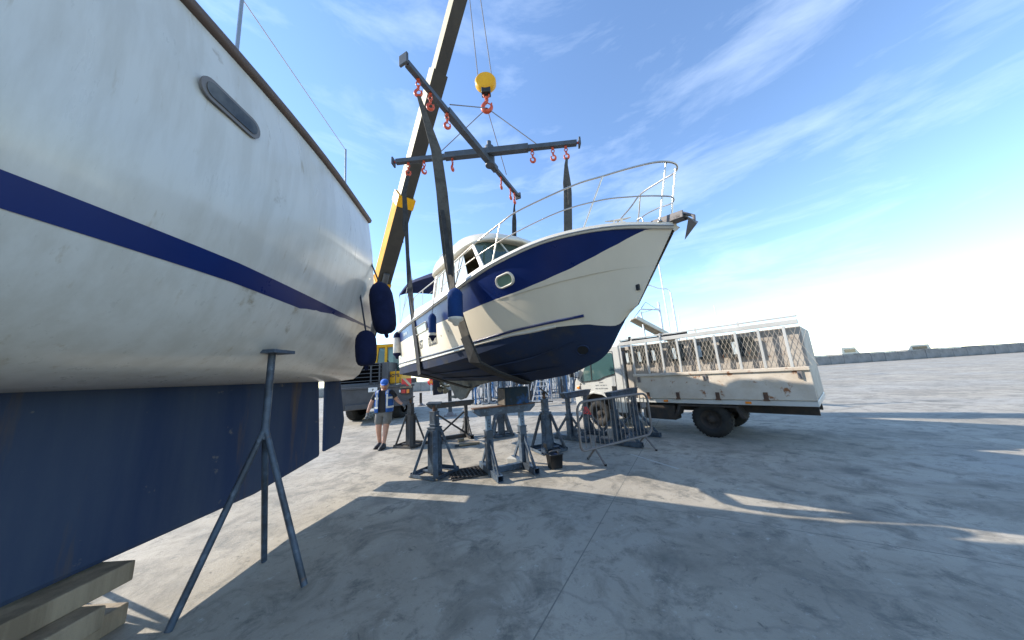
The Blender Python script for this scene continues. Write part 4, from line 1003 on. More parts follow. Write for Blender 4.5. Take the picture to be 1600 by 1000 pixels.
# open vest: two front panels, back and shoulder straps as one shell
def vest_pt(a, z):
    f = (z - .92) / .5; rx = .238 + .005 * math.sin(f * 6) - .03 * max(0, f - .75); ry = .188 + .012 * (1 - f)
    return (rx * math.cos(a) + .0, ry * math.sin(a), z)
rows = []
for z in np.linspace(.90, 1.36, 9):
    gap = .42 - .10 * (z - .9)   # opening at the front (towards -y)
    rows.append([vest_pt(a, z) for a in np.linspace(-math.pi / 2 + gap, 1.5 * math.pi - gap, 25)])
b = MB(); b.grid(rows)
for s in (-1, 1):
    sr_ = []
    for x in (.085, .13, .175):
        sr_.append([(s * x, y, z) for y, z in ((-.180, 1.30), (-.178, 1.38), (-.140, 1.455), (-.06, 1.505 - x * .25), (.04, 1.505 - x * .25), (.13, 1.45), (.165, 1.36), (.168, 1.28))])
    b.grid(sr_, flip=(s < 0))
o = b.build('vest', 'vest', man); sm = o.modifiers.new('s', 'SOLIDIFY'); sm.thickness = .008; vst = o
for z in (1.03, 1.27):
    rows = [[tuple(c * (1.02 if i < 2 else 1) for i, c in enumerate(vest_pt(a, zz))) for a in np.linspace(-math.pi / 2 + .43, 1.5 * math.pi - .43, 25)] for zz in (z - .026, z + .026)]
    b = MB(); b.grid(rows); b.build('reflective_band', 'refl', vst)
for s in (-1, 1):
    b = MB(); b.grid([[(s * x, y, z) for y, z in ((-.200, 1.05), (-.192, 1.30), (-.186, 1.38), (-.147, 1.462), (-.06, 1.512 - x * .25), (.04, 1.512 - x * .25), (.14, 1.455))] for x in (.108, .152)], flip=(s < 0)); b.build('reflective_band', 'refl', vst)
# gloved hands with separate fingers
def hand(w, dirn, palm_n, s):
    w, d = V(w), V(dirn).normalized(); n = V(palm_n); n = (n - d * n.dot(d)).normalized(); sd = d.cross(n)
    vs = [w - d * .03, w + d * .02, w + d * .085]; es = [(0, 1), (1, 2)]; rs = [.036, (.038, .026), (.042, .022)]
    for k, (o_, L) in enumerate(((-.033, .070), (-.011, .080), (.011, .074), (.032, .058))):
        i = len(vs); vs += [w + d * .085 + sd * o_, w + d * (.085 + L * .45) + sd * o_ * 1.15 + n * .012, w + d * (.085 + L * .8) + sd * o_ * 1.1 + n * .040]
        es += [(2, i), (i, i + 1), (i + 1, i + 2)]; rs += [.013, .0125, .010]
    i = len(vs); vs += [w + d * .04 - sd * .045 + n * .01, w + d * .08 - sd * .062 + n * .03, w + d * .105 - sd * .058 + n * .045]; es += [(1, i), (i, i + 1), (i + 1, i + 2)]; rs += [.016, .0145, .012]
    return skinned('glove', 'glove', [tuple(v) for v in vs], es, rs, man, 1, 1)
hand(J['wrr'], (-.05, -.12, -1), (.6, -.6, 0), -1); hand(J['wrl'], (.75, -.3, -.75), (-.5, -.6, -.4), 1)
for s, an, to in ((-1, 'anr', 'toer'), (1, 'anl', 'toel')):
    a, c = V(J[an]), V(J[to])
    b = MB(); d = (c - a); d.z = 0; d.normalize(); sd = Vector((d.y, -d.x, 0)); rows = []
    for f, wd, hh in ((-.085, .035, .10), (-.05, .055, .14), (.03, .060, .145), (.10, .062, .105), (.18, .058, .08), (.235, .040, .06), (.25, .008, .03)):
        base = Vector((a.x, a.y, .004)) + d * f
        rows.append([base + sd * (wd * math.cos(g)) + Vector((0, 0, max(0, hh * (.32 + .68 * math.sin(g))) if math.sin(g) > -.3 else 0)) for g in np.linspace(-.6, math.pi + .6, 13)])
    b.grid(rows); b.add(rows[0], [tuple(range(13))]); b.grid([[r[0], r[-1]] for r in rows], False); o = b.build('shoe', 'shoe', man)

# ------------------------------------------------------------------ flatbed truck on the right
hT = np.array([-.66, .75, 0]); hT /= np.linalg.norm(hT); AT = onz(950, 668)
yT = math.atan2(hT[1], hT[0])
trk = thing('flatbed_truck', 'white works truck with rusty caged flatbed parked behind the barrier', 'truck', (AT[0], AT[1], 0), yT)
W = 1.86   # body from y=0 (camera side) to y=-W in truck space (x forward)
def ex(name, prof, m, y0=0., y1=-W, parent=trk, bevel=.02):
    b = MB(); b.prism([(x, y0, z) for x, z in prof], (0, y1 - y0, 0)); return b.build(name, m, parent, bevel=bevel)
ex('cab', [(1.02, .42), (1.06, .95), (1.0, 1.28), (.56, 2.05), (.40, 2.20), (.1, 2.25), (-.62, 2.27), (-.66, .42), (-.30, .42), (-.30, .55), (-.20, .80), (0.05, .94), (.35, .98), (.62, .92), (.82, .72), (.86, .42)], 'truck', bevel=.03)
ex('cab_roof', [(.36, 2.22), (.1, 2.275), (-.62, 2.295), (-.62, 2.25), (.3, 2.2)], 'truck', -.08, -W + .08)
for yy, d in ((.004, .01), (-W - .004, -.01)):
    b = MB(); b.prism([(-.41, yy, 1.50), (-.36, yy, 1.44), (-.10, yy, 1.42), (.10, yy, 1.34), (.72, yy, 1.28), (.78, yy, 1.34), (.38, yy, 2.02), (.30, yy, 2.06), (-.36, yy, 2.08), (-.41, yy, 2.03)], (0, d, 0)); wg = b.build('side_window', 'cabglass', trk)
    b = MB(); b.bar((.36, yy + d * 1.3, 1.33), (.33, yy + d * 1.3, 2.03), .03, .012, up=(0, 1, 0)); b.build('window_bar', 'black', wg)
    b = MB(); b.bar((-.40, yy + d * 1.2, 1.47), (-.08, yy + d * 1.2, 1.405), .02, .02); b.bar((-.08, yy + d * 1.2, 1.405), (.12, yy + d * 1.2, 1.325), .02, .02); b.bar((.12, yy + d * 1.2, 1.325), (.74, yy + d * 1.2, 1.275), .02, .02); b.build('window_seal', 'black', wg)
b = MB(); b.prism([(.985, -.10, 1.33), (.60, -.10, 2.02), (.60, -W + .10, 2.02), (.985, -W + .10, 1.33)], (.025, 0, .015)); b.build('windscreen', 'darkgl', trk)
# interior: wheel and seat
b = MB(); b.tube([(.35 + .05 * math.cos(a) * 0 + .13 * math.sin(a) * .35, -.45 + .19 * math.cos(a), 1.50 + .17 * math.sin(a)) for a in np.linspace(0, 2 * math.pi, 20, endpoint=False)], .016, 8, closed=True); b.build('steering_wheel', 'black', trk)
b = MB(); b.bar((-.41, .006, .55), (-.41, .006, 2.12), .008, .008, up=(0, 1, 0)); b.bar((-.405, .006, 2.12), (.30, .006, 2.10), .008, .008); b.bar((.80, .006, .80), (.80, .006, 1.25), .008, .008, up=(0, 1, 0)); b.build('door_seam', 'chassis', trk)
b = MB(); b.box((-.335, .012, 1.075), (.11, .03, .14)); b.build('door_handle', 'black', trk, bevel=.008)
b = MB(); b.lathe([(.012, 0), (.012, .006)], (-.33, .004, .93), Matrix.Rotation(R(-90), 3, 'X'), n=8); b.build('door_lock', 'black', trk)
b = MB(); b.box((.88, .01, 1.12), (.10, .04, .09)); b.build('turn_signal', 'orange', trk, bevel=.015)
b = MB(); b.lathe([(.012, 0), (.012, .01)], (.77, .002, 1.22), Matrix.Rotation(R(-90), 3, 'X'), n=8); b.build('side_rivet', 'black', trk)
b = MB(); b.box((.98, .16, 1.62), (.06, .16, .36)); b.tube([(.8, .01, 1.40), (.95, .12, 1.45)], .014); b.tube([(.66, .01, 1.85), (.95, .12, 1.75)], .014); b.build('door_mirror', 'black', trk, bevel=.02)
mtx = lambda x, z, y=.0055: Matrix(((-1, 0, 0, x), (0, 0, 1, y), (0, 1, 0, z), (0, 0, 0, 1)))
for s_, x, z, sz, w_ in (('SARL', .13, 1.235, .05, 1.3), ('ROC 14 587 S', .26, 1.15, .055, 1.15), ('VAL 02 97 8 408', .28, 1.06, .055, 1.1)): text('door_lettering', s_, sz, 'inkg', trk, mtx(x, z), .0008, w_)
ex('mudguard_arch', [(.86, .50), (.83, .74), (.62, .94), (.34, 1.0), (.04, .96), (-.22, .82), (-.32, .55), (-.27, .55), (-.18, .77), (.06, .90), (.34, .94), (.60, .88), (.77, .70), (.80, .50)], 'truck', .03, -.10, bevel=.01)
def wheel(name, x, y, r, w_, parent, rimm='chassis', yaw=0, side=1):
    t = MB(); rot = Matrix.Rotation(yaw, 3, 'Z') @ Matrix.Rotation(R(-90 * side), 3, 'X')
    t.lathe([(r * .56, -w_ / 2), (r * .80, -w_ / 2 - .005), (r * .95, -w_ * .42), (r, -w_ * .30), (r, w_ * .30), (r * .95, w_ * .42), (r * .80, w_ / 2 + .005), (r * .56, w_ / 2), (r * .54, w_ * .40)], (x, y, r), rot, n=32, caps=False)
    for k in range(32):
        a = 2 * math.pi * k / 32; c = Vector((math.cos(a) * r * .995, math.sin(a) * r * .995, 0))
        t.box(Vector((x, y, r)) + rot @ c, (.02, .035, w_ * .7), rot @ Matrix.Rotation(a, 3, 'Z'))
    tm = MB(); tm.v, tm.f, tm.sm, tm.mi = t.v, t.f, t.sm, t.mi
    wo = tm.build(name, 'rubber', parent)
    q = MB(); q.lathe([(r * .585, w_ * .46), (r * .54, w_ * .42), (r * .50, w_ * .15), (r * .22, w_ * .10), (r * .20, w_ * .34), (r * .12, w_ * .40), (0, w_ * .40)], (x, y, r), rot, n=24, caps=False)
    for k in range(6):
        a = k * math.pi / 3; c = Vector((math.cos(a) * r * .36, math.sin(a) * r * .36, w_ * .14)); q.box(Vector((x, y, r)) + rot @ c, (.03, .03, .03), rot)
    q.build('rim', rimm, wo); return wo
wheel('wheel', .29, -.16, .36, .22, trk); wheel('wheel', .29, -W + .16, .36, .22, trk, side=-1)
wheel('wheel', -2.55, -.20, .38, .28, trk, 'chassis'); wheel('wheel', -2.55, -W + .20, .38, .28, trk, 'chassis', side=-1)
b = MB(); b.box((.29, -W / 2, .66), (1.16, W - .62, .52)); b.build('wheel_housing', 'chassis', trk)
b = MB(); b.box((-2.1, -.50, .60), (4.3, .08, .18)); b.box((-2.1, -W + .5, .60), (4.3, .08, .18)); b.box((-2.55, -W / 2, .38), (.12, 1.3, .12)); b.build('chassis_rail', 'chassis', trk)
b = MB(); b.box((-.62, -.16, .56), (.50, .30, .34)); b.build('tool_box', 'cgrey', trk, bevel=.02)
b = MB(); b.box((-1.45, -.22, .50), (.80, .34, .36)); b.build('fuel_tank', 'chassis', trk, bevel=.04)
b = MB(); b.prism([(-3.2, .0, .45), (-3.1, .0, .70), (-1.95, 0, .70), (-1.85, 0, .45), (-1.92, 0, .45), (-2.0, 0, .66), (-3.05, 0, .66), (-3.13, 0, .45)], (0, -.3, 0)); b.build('rear_mudguard', 'chassis', trk)
BX = -4.3
b = MB(); b.box(((-.74 + BX) / 2, -W / 2, .775), (-.74 - BX, W + .06, .10)); b.build('bed_edge', 'truck', trk, bevel=.01)
# enclosed body behind the bars, with windows
b = MB(); b.box(((-.74 + BX) / 2, -W / 2 - .03, 1.52), (-.74 - BX, W - .10, 1.36)); bd = b.build('bed_body', 'rustyb', trk, bevel=.015)
for x0, x1 in ((-.80, -1.02), (-1.12, -1.38), (-1.46, -1.78), (-1.92, -2.3), (-2.44, -2.86), (-3.0, -3.6)):
    P = [((x0 + x1) / 2 + x, .022, 1.90 + z) for x, z in rrect(abs(x1 - x0), .40, .05, 4)]
    b = MB(); b.prism(P, (0, .008, 0)); b.build('body_window', 'darkgl', trk)
    b = MB(); b.bar(((x0 + x1) / 2 + .04, .033, 1.76), ((x0 + x1) / 2 + .05, .033, 2.02), .07, .004, up=(0, 1, 0)); b.build('painted_window_reflection', 'palegl', trk)  # pale strip painted on the glass in place of a reflection
b = MB(); b.box(((-1.02 + BX) / 2, .03, 1.11), (-1.02 - BX, .05, .56)); b.build('drop_side', 'rusty', trk, bevel=.01)
b = MB(); b.box(((-.98 + BX) / 2, .05, 1.41), (-.98 - BX, .09, .07)); b.build('drop_side_rail', 'rusty', trk, bevel=.012)
for i, x in enumerate([-.72, -1.045, -1.425, -1.80, -2.18, -2.56, -2.94, -3.32, -3.70, -4.08]):
    b = MB(); b.bar((x, .075, 1.44 if i > 1 else .83 if i == 0 else 1.44), (x, .075, 2.22), .045, .04, up=(0, 1, 0)); b.build('cage_bar', 'truck', trk, bevel=.005)
b = MB(); b.box(((-.68 + BX) / 2, .075, 2.275), (-.68 - BX, .05, .09)); b.build('cage_top_rail', 'truck', trk, bevel=.008)
b = MB(); b.box(((-.68 + BX) / 2, .05, 2.385), (-.68 - BX, .04, .035)); b.build('upper_rail', 'truck', trk, bevel=.008)
for x in (-.72, -1.045, -1.80, -2.6, -3.4):
    b = MB(); b.bar((x, .05, 2.30), (x, .05, 2.42), .035); b.build('rail_post', 'truck', trk)
b = MB(); b.tube([(-.70, -.03, 2.33), (-1.06, -.03, 2.34), (-1.6, -.03, 2.33), (-2.4, -.03, 2.34)], .035, 8); b.build('rolled_tarpaulin', 'chassis', trk)
b = MB(); b.box((-1.01, .05, 2.40), (.07, .05, .10)); b.build('lamp_bracket', 'black', trk, bevel=.01)
b = MB(); b.box((-.785, .06, 2.13), (.10, .05, .10)); b.build('work_lamp', 'black', trk, bevel=.01)
for x in (-1.3, -2.0, -2.8, -3.6):
    b = MB(); b.box((x, .062, .90), (.07, .02, .16)); b.tube([(x - .05, .07, .83), (x + .05, .07, .83)], .014, 8); b.build('hinge', 'rust', trk)
for x in (-1.12, -2.62, -4.15):
    b = MB(); b.box((x, .07, 1.30), (.06, .025, .13)); b.bar((x, .09, 1.22), (x + .03, .10, 1.34), .018, .012); b.build('latch', 'galv', trk)
for x in (-1.7, -3.3):
    b = MB(); b.box((x, .045, .775), (.10, .02, .045)); b.build('side_marker', 'orange', trk, bevel=.005)
b = MB()   # expanded mesh between the bars
for k in range(46):
    x = -.76 - k * .075
    b.bar((x, .045, 1.46), (x - .28, .045, 2.22), .004, .003, up=(0, 1, 0)); b.bar((x - .28, .045, 1.46), (x, .045, 2.22), .004, .003, up=(0, 1, 0))
b.build('mesh_panel', 'rusty', trk, kind='stuff')

# ------------------------------------------------------------------ mobile crane on the left
crn = thing('mobile_crane', 'yellow and dark grey mobile crane with raised boom beside the lifted boat', 'crane', (-6.9, 13.4, 0), 0)
def cb(name, c, d, m, bevel=.02, parent=None, rot=None): b = MB(); b.box(c, d, rot); return b.build(name, m, parent or crn, bevel=bevel)
RC = Matrix.Rotation(R(24), 3, 'Z'); KC = Vector((2.18, .12, 0))
def rc(x, y, z): return KC + RC @ Vector((x, y, z))
cb('carrier_body', rc(-1.45, 3.35, 1.02), (2.9, 6.6, .86), 'cgrey', .03, rot=RC)
cb('carrier_deck', rc(-1.45, 3.35, 1.48), (3.0, 6.7, .10), 'cgrey', .02, rot=RC)
cb('counterweight', (-.30, .50, 1.45), (2.65, 1.0, .50), 'cgrey', .04)
cb('engine_cover', (-.30, .90, 2.15), (2.63, 1.5, .90), 'cgrey', .03)
cb('grille_shade_plate', (-.42, .135, 2.13), (2.2, .02, .84), 'shadeblk', .0)  # black plate painted for the shade between the louvres
for i in range(5): cb('louvre', (-.42, .095, 1.79 + .17 * i), (2.25, .07, .030), 'cgrey', .008)
for x in (-1.5, .22, .62, .98): cb('grille_post', (x, .095, 2.13), (.07, .05, .86), 'cgrey', .008)
text('model_lettering', 'AK 1060', .17, 'ink', crn, Matrix(((1, 0, 0, .17), (0, 0, -1, -.003), (0, 1, 0, 1.60), (0, 0, 0, 1))), .002, 1.0)
def onrear(x, y):
    n_ = np.array(RC @ Vector((0, -1, 0))); p_ = np.array(KC) + np.array([-6.9, 13.4, 0]); d_ = ray(x, y)
    return V(CAM + d_ * (((p_ - CAM) @ n_) / (d_ @ n_)) - np.array([-6.9, 13.4, 0]))
pl_ = onrear(582, 609) + RC @ Vector((0, -.012, 0)); cb('number_plate', pl_, (.36, .02, .19), 'white', .005, rot=RC)
text('plate_lettering', '7', .12, 'ink', crn, frame(pl_ + RC @ Vector((-.03, -.014, -.05)), RC @ Vector((1, 0, 0)), (0, 0, 1)), .001)
cb('chevron_board', (1.90, .0, 1.62), (.44, .02, .34), 'red', .003)
b = MB(); b.prism([(1.72, -.014, 1.79), (1.86, -.014, 1.79), (2.12, -.014, 1.50), (2.12, -.014, 1.45), (2.04, -.014, 1.45)], (0, .003, 0)); b.prism([(1.68, -.014, 1.52), (1.68, -.014, 1.45), (1.75, -.014, 1.45)], (0, .003, 0)); b.build('chevron_stripe', 'cream', crn)
cb('tail_board', (1.76, -.02, 1.40), (.80, .10, .07), 'wood', .01)
cb('light_box', (1.84, -.02, 1.22), (.52, .10, .25), 'black', .01)
cb('tail_light', (1.80, -.08, 1.22), (.20, .03, .17), 'redlens', .01); cb('tail_light', (2.00, -.08, 1.22), (.12, .03, .17), 'orange', .01); cb('tail_light', (1.64, -.08, 1.24), (.07, .03, .12), 'white', .01)
wheel('wheel', 1.30, .75, .54, .50, crn, 'chassis', yaw=R(90 - 12), side=1)
wheel('wheel', -.7, .75, .54, .50, crn, 'chassis', yaw=R(90 - 12), side=1)
for yy in (2.6, 5.0): q_ = rc(-.3, yy, 0); wheel('wheel', q_.x, q_.y, .54, .45, crn, 'chassis', yaw=R(90 + 24), side=-1)
cb('outrigger_beam', rc(-1.45, .02, .72), (2.5, .20, .22), 'cgrey', .02, rot=RC)
# slewing house and operator cab
cb('slew_table', (-.2, 2.4, 1.70), (2.4, 3.4, .28), 'chassis', .02)
cab_ = cb('operator_cab', (.56, 1.75, 1.83), (1.42, 1.3, .30), 'yellow', .03)
b = MB()
xs0, xs1, y0_, y1_ = -.13, 1.27, 1.12, 2.4
for p, q in (((xs0, y0_, 1.95), (xs0 + .16, y0_ + .02, 3.40)), ((xs1, y0_, 1.95), (xs1, y0_ + .02, 3.45)), ((xs0, y1_, 1.95), (xs0 + .12, y1_, 3.40)), ((xs1, y1_, 1.95), (xs1, y1_, 3.45)), ((.46, y0_, 1.95), (.46, y0_ + .02, 3.42))):
    b.bar(p, q, .15, .12, up=(1, 0, 0))
b.build('cab_frame', 'yellow', cab_, bevel=.01)
cb('cab_roof', (.57, 1.76, 3.49), (1.50, 1.40, .17), 'yellow', .04, cab_)
b = MB(); b.prism([(-.62, 1.06, 1.95), (-.40, 1.06, 2.65), (-.12, 1.06, 3.3), (.02, 1.06, 3.3), (.02, 1.06, 2.45), (.30, 1.06, 2.30), (.46, 1.06, 1.95)], (0, .1, 0)); b.build('cab_skirt', 'yellow', cab_, bevel=.02)
b = MB(); b.box((.17, 1.13, 2.78), (.46, .012, 1.20)); b.build('cab_window', 'cabglass', cab_)
b = MB(); b.box((.87, 1.13, 2.70), (.72, .012, 1.42)); b.build('cab_window', 'cabglass', cab_)
b = MB(); b.box((1.28, 1.76, 2.70), (.012, 1.2, 1.42)); b.build('cab_window', 'cabglass', cab_)
b = MB(); b.box((-.10, 1.76, 2.70), (.012, 1.2, 1.3)); b.build('cab_window', 'cabglass', cab_)
b = MB(); b.box((.6, 2.0, 2.35), (.5, .5, .14)); b.box((.6, 2.25, 2.7), (.5, .12, .7)); b.build('seat', 'chassis', cab_, bevel=.04)
b = MB(); b.tube([(1.1, 1.10, 2.1), (.75, 1.10, 2.5), (.50, 1.10, 2.75)], .018, 6); b.build('wiper', 'black', cab_)
cb('name_box', (1.22, .55, 1.88), (.66, .5, .56), 'yellow', .02)
text('name_lettering', 'ROYE', .19, 'ink', crn, Matrix(((1, 0, 0, .95), (0, 0, -1, .297), (0, 1, 0, 1.90), (0, 0, 0, 1))), .002, 1.05)
cb('mirror', (-.28, 1.05, 3.18), (.06, .10, .20), 'black', .01)
for x in (1.42, 1.62): b = MB(); b.tube([(x, -.03, 1.42), (x, -.03, 2.25 if x < 1.5 else 1.80)], .018, 6); b.build('hand_rail', 'cgrey', crn)
# boom: yellow base section, cream inner section
P0 = ony(565, 555, 15.6); T0 = TIP.copy()
def bp(f): return P0 + (T0 - P0) * f
def onboom(y):   # fraction where the boom axis crosses image row y
    lo_, hi_ = 0., 1.
    for _ in range(50):
        mm = (lo_ + hi_) / 2; q = bp(mm) - CAM; yy = CY - F * (q @ UP) / (q @ fwd)
        if yy > y: lo_ = mm
        else: hi_ = mm
    return mm
fb = onboom(312)
bdir = (T0 - P0) / np.linalg.norm(T0 - P0)
sidev = np.cross(bdir, [0, 0, 1.]); sidev /= np.linalg.norm(sidev)   # horizontal, to the right
# roll the box so that its underside faces the yard
upv = np.cross(sidev, bdir)
co_ = np.array([-6.9, 13.4, 0])
def boombox(name, f0, f1, w_, h_, mm, top_off=0.):
    a, c = bp(f0) - co_, bp(f1) - co_; b = MB()
    vs = []
    for p in (a, c):
        for sx, su in ((-1, -1), (1, -1), (1, 1), (-1, 1)): vs.append(p + sidev * sx * w_ / 2 + upv * su * h_ / 2)
    b.add(vs, [(0, 1, 2, 3), (7, 6, 5, 4)]); 
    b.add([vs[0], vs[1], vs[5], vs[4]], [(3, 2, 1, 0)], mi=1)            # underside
    b.add([vs[1], vs[2], vs[6], vs[5]], [(3, 2, 1, 0)], mi=0)
    b.add([vs[2], vs[3], vs[7], vs[6]], [(3, 2, 1, 0)], mi=0)
    b.add([vs[3], vs[0], vs[4], vs[7]], [(3, 2, 1, 0)], mi=0)
    return b.build(name, mm, crn, weld=True)
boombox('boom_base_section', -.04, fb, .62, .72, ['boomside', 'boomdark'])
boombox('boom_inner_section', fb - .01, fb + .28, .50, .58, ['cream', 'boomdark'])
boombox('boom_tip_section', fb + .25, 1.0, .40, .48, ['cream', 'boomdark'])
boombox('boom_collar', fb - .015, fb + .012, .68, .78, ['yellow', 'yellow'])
f2 = onboom(441); boombox('boom_collar', f2 - .008, f2 + .008, .68, .78, ['yellow', 'yellow'])
for yy in (345, 365, 407):
    f_ = onboom(yy); q = bp(f_) - co_ - sidev * .36; b = MB(); b.box(q, (.08, .08, .16)); b.build('boom_bracket', 'chassis', crn)
f3, f4 = onboom(345) , onboom(372)
b = MB(); b.tube([bp(onboom(330)) - co_ - sidev * .34 + upv * .3, bp(onboom(350)) - co_ - sidev * .35 - upv * .3], .012, 6); b.build('hose', 'black', crn)
b = MB(); b.tube([bp(onboom(355)) - co_ - sidev * .34 + upv * .3, bp(onboom(372)) - co_ - sidev * .35 - upv * .3], .012, 6); b.build('hose', 'black', crn)
b = MB(); b.lathe([(.0, -.16), (.30, -.16), (.30, .16), (0, .16)], bp(1.0) - co_, Matrix.Rotation(R(90), 3, 'X'), n=20); b.build('boom_head', 'yellow', crn)
b = MB(); b.tube([np.array([-1.4, 2.2, 1.9]), bp(.33) - co_ - upv * .40], [.16, .13], 14); b.build('luffing_cylinder', 'cgrey', crn)
for sgn in (-1, 1):
    a = bp(-.03) - co_ + sidev * sgn * .42
    b = MB(); b.prism([a + np.array([0, -.5, .45]), a + np.array([0, .6, .45]), np.array([a[0], a[1] + 1.0, 1.8]), np.array([a[0], a[1] - 1.2, 1.8])], (.08, 0, 0)); b.build('boom_cheek', 'yellow', crn, bevel=.01)

# ------------------------------------------------------------------ sailing boat at the left edge
lb = thing('sailing_boat', 'off white sailing boat hull propped up at the left edge of the yard', 'boat', (-3.27, .15, 0), R(-90))
SB = []
def sec(u):      # u 0 stern .. 1 bow ; local x forward
    x = -4.0 + 8.0 * u
    bw = 1.60 * (math.sin(math.pi * min(1, .30 + .70 * u ** 1.0)) ** .75 if u > .28 else (.84 + .16 * math.sin(math.pi * u / .56)))
    bw = max(bw, .03); bw *= .92; kz = 1.72 + .75 * max(0, (u - .55) / .45) ** 2.0; sz = 4.12 + .35 * (u - .3) ** 2 * 2
    return x, bw, kz, sz
rows = []
for u in np.linspace(0, 1, 30):
    x, bw, kz, sz = sec(u); r = []
    for k in range(21):
        g = math.pi * k / 20; c = math.cos(g); s_ = math.sin(g)
        f = abs(c); zz = sz - (sz - kz) * (s_ ** .8 if s_ > 0 else 0)
        yy = math.copysign(bw * (f ** .5 if f > 0 else 0), c) * (1 if zz < 3.1 else 1 - .11 * ((zz - 3.1) / 1.1) ** 1.5)
        sh = max(0, 1 - u / .28) * max(0, 3.5 - zz) / 1.8; r.append((x - 1.25 * sh, yy * (1 - .42 * sh), zz))  # lower stern drawn out so its shadow covers the ground but spares the motorboat
    rows.append(r)
b = MB(); b.grid(rows, True); b.add(rows[0], [tuple(range(21))]); b.build('hull', 'lhull', lb)
b = MB(); b.grid([[ (r[0][0], r[0][1] * s_, r[0][2] + .06 * (1 - s_ * s_)) for s_ in np.linspace(1, -1, 7)] for r in rows]); b.build('deck', 'gelw', lb)
for sd in (0, 20):
    ks = (4, 5) if sd == 0 else (15, 16)
    b = MB(); b.grid([[(r[ks[0]][0], r[ks[0]][1] * 1.003, r[ks[0]][2]), (r[ks[0]][0], (r[ks[0]][1] * .45 + r[ks[1]][1] * .55) * 1.004, r[ks[0]][2] * .45 + r[ks[1]][2] * .55)] for r in rows]); b.build('boot_stripe', 'navy', lb)
    for uu in (9, 12, 15, 18):
        sgn_ = 1 if sd == 0 else -1; p_ = rows[uu][1 if sd == 0 else 19]
        b = MB(); b.prism([(p_[0] + x, p_[1] + sgn_ * .012, p_[2] - .02 + z) for x, z in rrect(.42, .15, .07, 5)], (0, sgn_ * .012, 0)); fr_o = b.build('port_light', 'galv', lb)
        b = MB(); b.prism([(p_[0] + x, p_[1] + sgn_ * .026, p_[2] - .02 + z) for x, z in rrect(.36, .10, .045, 5)], (0, sgn_ * .004, 0)); b.build('glass', 'darkgl', fr_o)
    b = MB(); b.tube([(r[sd][0], r[sd][1] * 1.01, r[sd][2] - .02) for r in rows], .045, 8); b.build('rubbing_strake', 'ltrim', lb)
b = MB(); b.prism([(-4.6, -.09, 2.0), (-4.75, -.09, .55), (-3.6, -.09, .42), (1.2, -.09, .46), (2.2, -.09, 1.0), (3.0, -.09, 2.1)], (0, .16, 0)); b.build('keel', 'antiw', lb, bevel=.04)  # unseen keel, drawn long and deep so that it shades the yard
b = MB(); b.prism([(-5.15, -.03, 2.2), (-5.45, -.03, 1.0), (-5.35, -.03, .62), (-4.92, -.03, .58), (-4.88, -.03, 1.4), (-4.85, -.03, 2.2)], (0, .06, 0)); b.build('rudder', 'antiw', lb, bevel=.02)  # unseen rudder, set off by a gap that lets sun patches through
b = MB(); b.box((.6, 0, 4.32), (3.2, 1.5, .42)); b.build('coachroof', 'gelw', lb, bevel=.12)
for sd in (-1, 1):
    b = MB()
    for u in (.1, .3, .5, .7, .88):
        x, bw, kz, sz = sec(u); b.tube([(x, sd * (bw * .93 - .06), sz), (x, sd * (bw * .93 - .08), sz + .6)], .013, 6)
    b.tube([(sec(u)[0], sd * (sec(u)[1] * .93 - .08), sec(u)[3] + .59) for u in (.1, .3, .5, .7, .88)], .005, 6); b.build('guard_rail', 'steel', lb)
for i, (x, y) in enumerate(((-2.6, -.95), (-2.6, .95), (1.5, -.95), (1.5, .95))):
    lbls = ('prop stand under the rear left quarter of the sailing boat', 'prop stand under the rear right quarter of the sailing boat', 'prop stand at the front left of the sailing boat', 'prop stand at the front right of the sailing boat')
    wx, wy = -3.27 - y, .15 - x
    t = thing('prop_stand', lbls[i], 'prop stand', (wx, wy, 0), 0, 'prop stands under the sailing boat')
    for k in range(3):
        a = 2.09 * k; b = MB(); b.tube([(0, 0, 1.3), (.45 * math.cos(a), .45 * math.sin(a), .02)], .025, 6); b.build('leg', 'stand', t)
    b = MB(); b.tube([(0, 0, 1.2), (0, 0, 1.98)], .03, 8); b.box((0, 0, 1.99), (.25, .25, .03)); b.build('post', 'stand', t)
t = thing('keel_block', 'stack of timber under the sailing boat keel', 'block', (-3.27, 2.0, 0), 0)
for k in range(3): b = MB(); b.box((0, 0, .07 + .14 * k), (.8 if k % 2 else .5, .5 if k % 2 else 1.0, .138)); b.build('timber', 'wood', t, bevel=.01)
def lfender(label, top, bot, r, grp='navy fenders on the sailing boat', capm='fendn', rope=None, endm='fendn'):
    L = float(np.linalg.norm(top - bot)); t = thing('boat_fender', label, 'fender', bot, 0, grp)
    t.rotation_euler = Vector(top - bot).to_track_quat('Z', 'Y').to_euler()
    b = MB(); b.lathe([(0, .0), (r * .5, L * .01), (r * .78, L * .05), (r * .93, L * .14), (r, L * .3), (r * 1.02, L * .55), (r * .97, L * .75), (r * .84, L * .86), (r * .60, L * .94), (r * .30, L * .985), (0, L)], n=24); b.build('body', capm, t)
    b = MB(); b.tube([(math.cos(a) * r * .22, 0, -.02 + math.sin(a) * r * .22) for a in np.linspace(0, 6.283, 12, endpoint=False)], r * .10, 8, closed=True); b.build('eye', endm, t)
    if rope is not None:
        inv = t.rotation_euler.to_matrix().inverted(); b = MB(); b.tube([(0, 0, L - .01), inv @ V(np.array(rope) - bot)], .012, 6); b.build('rope', 'rope', t)
    return t
lfender('large navy fender with a bulging body hanging at the left edge', ony(592, 441, 4.25), ony(603, 521, 4.25), .172, rope=ony(566, 378, 4.1))
t = lfender('second navy fender with a pale disc, low at the left edge of the photo', ony(571, 516, 4.0), ony(572, 572, 4.0), .135, rope=ony(556, 420, 4.0))
